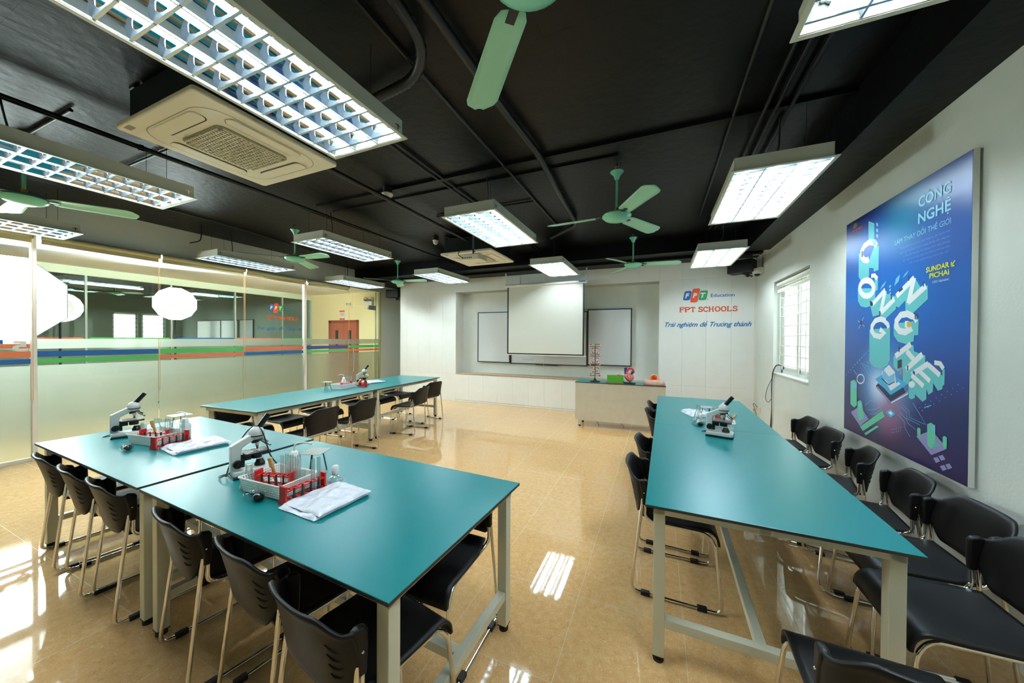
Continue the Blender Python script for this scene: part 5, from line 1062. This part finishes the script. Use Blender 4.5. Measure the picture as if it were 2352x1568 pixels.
def flask(): t = thing('conical_flask', '', 'flask', (0, 0, 0)); MB().lathe([(0, 0), (.036, 0), (.04, .006), (.036, .02), (.016, .078), (.014, .11), (.019, .118), (.0125, .11), (.0145, .078), (.034, .02), (.036, .006), (0, .003)], 28).build('glass_wall', 'clear', t); return t
def beaker(): t = thing('beaker', '', 'beaker', (0, 0, 0)); MB().lathe([(0, 0), (.026, 0), (.028, .004), (.028, .07), (.031, .075), (.026, .07), (.026, .004), (0, .003)], 24).build('glass_wall', 'clear', t); return t
def washb():
    t = thing('wash_bottle', '', 'bottle', (0, 0, 0)); MB().lathe([(0, 0), (.03, 0), (.033, .006), (.033, .09), (.026, .105), (.016, .112), (.016, .118), (0, .118)], 24).build('body', 'milky', t); MB().lathe([(.019, .112), (.019, .138), (.01, .146), (0, .146)], 20).build('cap', 'lwhite', t)
    MB().tube(fillet([(0, 0, .14), (0, 0, .185), (.05, 0, .188), (.085, 0, .176)], .03, 6), [.0055]*0 or .005, 8).build('spout', 'milky', t); return t
def tripod():
    t = thing('wire_gauze_tripod', '', 'lab stand', (0, 0, 0))
    for k in range(3): a = 2*pi*k/3+.5; MB().tube([(.035*cos(a), .035*sin(a), .112), (.055*cos(a), .055*sin(a), .002)], .003, 6).build('leg', 'blackflat', t)
    MB().tube([(.038*cos(a*pi/8), .038*sin(a*pi/8), .113) for a in range(16)], .003, 6, closed=True).build('ring', 'blackflat', t)
    g_ = MB().box(-.062, -.062, .1165, .062, .062, .1185); g_.build('gauze', 'mesh', t, smooth=False); return t
def burner():
    t = thing('spirit_lamp', '', 'spirit lamp', (0, 0, 0)); MB().lathe([(0, 0), (.024, 0), (.036, .012), (.038, .022), (.03, .038), (.014, .046), (.014, .054), (.012, .046), (.028, .036), (.035, .022), (.022, .004), (0, .003)], 24).build('glass_bowl', 'clear', t); MB().lathe([(.015, .05), (.017, .054), (.017, .085), (.012, .095), (0, .098)], 20).build('cap', 'milky', t); return t
def clampw():
    t = thing('wooden_tube_holder', '', 'tube holder', (0, 0, 0)); MB().box(-.007, -.005, 0, .007, .005, .14).build('handle', 'woodstick', t, bevel=.002); MB().box(-.009, -.011, .09, .009, -.006, .14).build('jaw', 'woodstick', t, bevel=.002); MB().cyl((-.01, -.006, .105), (.01, -.006, .105), .003, n=8).build('spring', 'mirror2', t); return t
def cloth(w=.25, l=.28, h=.022):
    t = thing('folded_lab_coat', '', 'folded coat', (0, 0, 0))
    for q, (dx, dy, z0, s, nm) in enumerate(((-.008, -.008, 0, 1.0, 'lower_fold'), (.004, .004, h*.62, .97, 'upper_fold'))):
        b = MB()
        def f(u, v, top=1, dx=dx, dy=dy, z0=z0, s=s, q=q):
            ex = 1-abs(2*u-1)**9; ey = 1-abs(2*v-1)**9; e_ = max(0, ex*ey)**.6
            n_ = .0045*math.sin(u*9+v*4+q)+.0035*math.sin(v*17-u*6)+.002*math.sin(u*31+v*11); k = 1+.012*sin(v*13+q*2)
            return ((u-.5)*w*s*k+dx, (v-.5)*l*s*(1+.01*sin(u*11+q))+dy, z0+.003+(h*.62+n_*e_ if top else 0)*e_)
        b.grid(f, 26, 28); b.grid(lambda u, v: f(u, v, 0), 26, 28); b.build(nm, 'bag', t)
    return t
def wrapped():
    t = thing('wrapped_bulb', '', 'rubber bulb', (0, 0, 0)); MB().ball((.012, 0, .02), .021, 14, (1.15, 1, .92)).build('bulb', 'scopeblk', t)
    b = MB(); random.seed(3)
    def f(u, v):
        a = 2*pi*u; ph = pi*v; r = 1+.13*sin(5*a+3*v)+.09*sin(9*a-7*v); return (-.012+.052*r*sin(ph)*cos(a), .03*r*sin(ph)*sin(a), max(.001, .022-.024*cos(ph)*(1+.1*sin(6*a))))
    b.grid(f, 30, 14); b.build('plastic_bag', 'wrap', t); return t
P = dict(scope=microscope(), basket=basket(), rack=rack(), tube=gtube(), flask=flask(), beaker=beaker(), wash=washb(), tripod=tripod(), burner=burner(), clamp=clampw(), coat=cloth(), wrap=wrapped())
seen = set(); T_Z = .7502
GR = dict(scope='microscopes', basket='white baskets', rack='red test tube racks', tube='test tubes', flask='conical flasks', beaker='beakers', wash='wash bottles', tripod='wire gauze tripods', burner='spirit lamps', clamp='wooden tube holders', coat='folded white coats', wrap='wrapped bulbs')
def put(kind, x, y, deg, label, z=0, tilt=None, sc=None):
    o = P[kind] if kind not in seen else dup(P[kind])
    seen.add(kind); o.location = (x, y, T_Z+z); o.rotation_euler = (tilt[0] if tilt else 0, tilt[1] if tilt else 0, radians(deg)); o['label'] = label; o['group'] = GR[kind]+' on the lab tables'
    if sc: o.scale = sc
    else: o.scale = (1, 1, 1)
    return o
SETS = {'nearest left table': ((-2.09, 1.17, -15), (-1.75, 1.11, 2), (-1.555, 1.105, 88), (-1.41, 1.12, -3), (-1.78, 1.335, 20), (-1.905, 1.062), (-1.545, 1.27), (-1.712, .985, 10), (-1.815, 1.235, 40)),
        'far left table': ((-3.72, 1.235, -18), (-3.325, 1.255, 8), (-3.135, 1.25, 100), (-2.945, 1.315, -8), (-3.62, 1.50, 0), (-3.62, 1.36), (-3.66, 1.30), (-3.25, 1.075, 150), (-3.30, 1.40, 190))}
cap = {'nearest left table': 'on the nearest left table', 'far left table': 'on the far left table'}
for key, (sc_, bk_, rk_, ct_, tr_, fk_, bu_, wr_, wb_) in SETS.items():
    w = cap[key]
    put('scope', *sc_, 'white and black microscope '+w); put('basket', *bk_, 'white perforated plastic basket '+w); put('rack', *rk_, 'red test tube rack standing against the basket '+w)
    put('coat', *ct_, 'folded white coat in clear plastic '+w, sc=(1, 1, 1) if 'near' in key else (1.05, 1.05, 1)); put('tripod', *tr_, 'black tripod with square wire gauze '+w); put('flask', *fk_, 0, 'clear conical flask between microscope and basket '+w)
    put('burner', *bu_, 0, 'glass spirit lamp with a milky cap '+w); put('wrap', *wr_, 'dark rubber bulb wrapped in clear plastic '+w); put('wash', *wb_, 'white wash bottle with a bent spout behind the basket '+w)
    A = radians(bk_[2]); bx, by = bk_[0], bk_[1]; Lc = lambda x, y: (bx+x*cos(A)-y*sin(A), by+x*sin(A)+y*cos(A))
    put('rack', *Lc(-.02, .0), bk_[2]+14, 'red test tube rack lying inside the basket '+w, z=.006); put('clamp', *Lc(-.06, .03), 20, 'pale wooden tube holder leaning in the basket '+w, z=.01, tilt=(.15, -.12))
    nm = ['leftmost', 'second', 'third', 'fourth', 'fifth', 'sixth', 'rightmost']
    for k in range(7): put('tube', *Lc(.0+.018*k-.01, .035+.012*(k % 3)-.01), 0, nm[k]+' clear upright test tube in the basket '+w, z=.008+.006*(k % 2))
    put('beaker', *Lc(.09, .045), 0, 'small clear beaker inside the basket '+w, z=.008)
    B_ = radians(rk_[2])
    for k, q in enumerate((.045, .075)): put('tube', rk_[0]+q*cos(B_), rk_[1]+q*sin(B_), 0, ('nearer', 'farther')[k]+' clear test tube in the standing red rack '+w, z=.014)
w = 'on the back left row'
put('scope', -4.36, 4.08, -43, 'white and black microscope '+w); put('basket', -4.35, 3.71, 96, 'white perforated plastic basket '+w); put('rack', -4.22, 3.955, 160, 'red test tube rack seen end-on beside the basket '+w); put('coat', -4.46, 4.40, -12, 'folded white coat in clear plastic '+w, sc=(1.15, 1.15, .9))
put('tripod', -4.40, 3.475, 25, 'black tripod with square wire gauze '+w); put('flask', -4.41, 3.47, 0, 'clear conical flask under the tripod '+w, sc=(.8, .8, .8)); put('wash', -4.42, 3.78, 200, 'white wash bottle with a bent spout '+w, z=.008); put('rack', -4.34, 3.76, 96, 'red test tube rack lying inside the basket '+w, z=.006); put('clamp', -4.26, 3.86, 20, 'pale wooden tube holder in the basket '+w, z=.03, tilt=(-.9, .3))
for k in range(5): put('tube', -4.42+.015*k, 3.80+.018*k, 0, ('nearest', 'second', 'third', 'fourth', 'farthest')[k]+' upright test tube in the basket '+w, z=.01)
w = 'on the far table of the right row'
put('scope', .445, 3.115, -104, 'white and black microscope at the seam of the right tables'); put('basket', .50, 3.43, 84, 'white perforated plastic basket '+w); put('coat', .37, 3.95, 20, 'folded white coat in clear plastic '+w, sc=(.9, .9, 1)); put('flask', .345, 3.60, 0, 'tall clear conical flask '+w, sc=(1.15, 1.15, 1.3)); put('burner', .36, 3.50, 0, 'glass spirit lamp with a milky cap '+w); put('wrap', .335, 3.40, 30, 'dark rubber bulb wrapped in clear plastic '+w)
put('tripod', .43, 3.72, 20, 'black tripod with square wire gauze '+w); put('wash', .55, 3.50, 100, 'white wash bottle with a bent spout '+w, z=.008); put('rack', .48, 3.42, 84, 'red test tube rack lying inside the basket '+w, z=.006); put('clamp', .53, 3.33, 60, 'pale wooden tube holder in the basket '+w, z=.03, tilt=(.2, .8))
for k in range(4): put('tube', .45+.02*k, 3.48+.012*(k % 2), 0, ('leftmost', 'second', 'third', 'rightmost')[k]+' upright test tube in the basket '+w, z=.01)
c_ = MB().tube(fillet([(-.03, -.10, .004), (-.05, -.08, .06), (-.05, -.04, .17), (-.045, .0, .235), (-.01, .03, .266), (.035, .045, .245), (.06, .06, .17), (.062, .075, .10), (.09, .11, .03), (.12, .15, .005), (.05, .2, .005)], .03, 4), .0035, 6).build('power_cord', 'cable', loc=(-2.09, 1.17, T_Z)); c_.rotation_euler = (0, 0, radians(-15)); tag(c_, 'black power cord draped over the microscope on the nearest left table', 'cable')
# whiteboards of the far classroom
whiteboard('left whiteboard of the classroom beyond the corridor', -15.7, -14.2, .95, 2.1, YE-.03); whiteboard('middle whiteboard of the classroom beyond the corridor', -14.19, -13.2, .95, 2.1, YE-.03); whiteboard('right whiteboard of the classroom beyond the corridor', -13.1, -12.35, .95, 2.1, YE-.03)
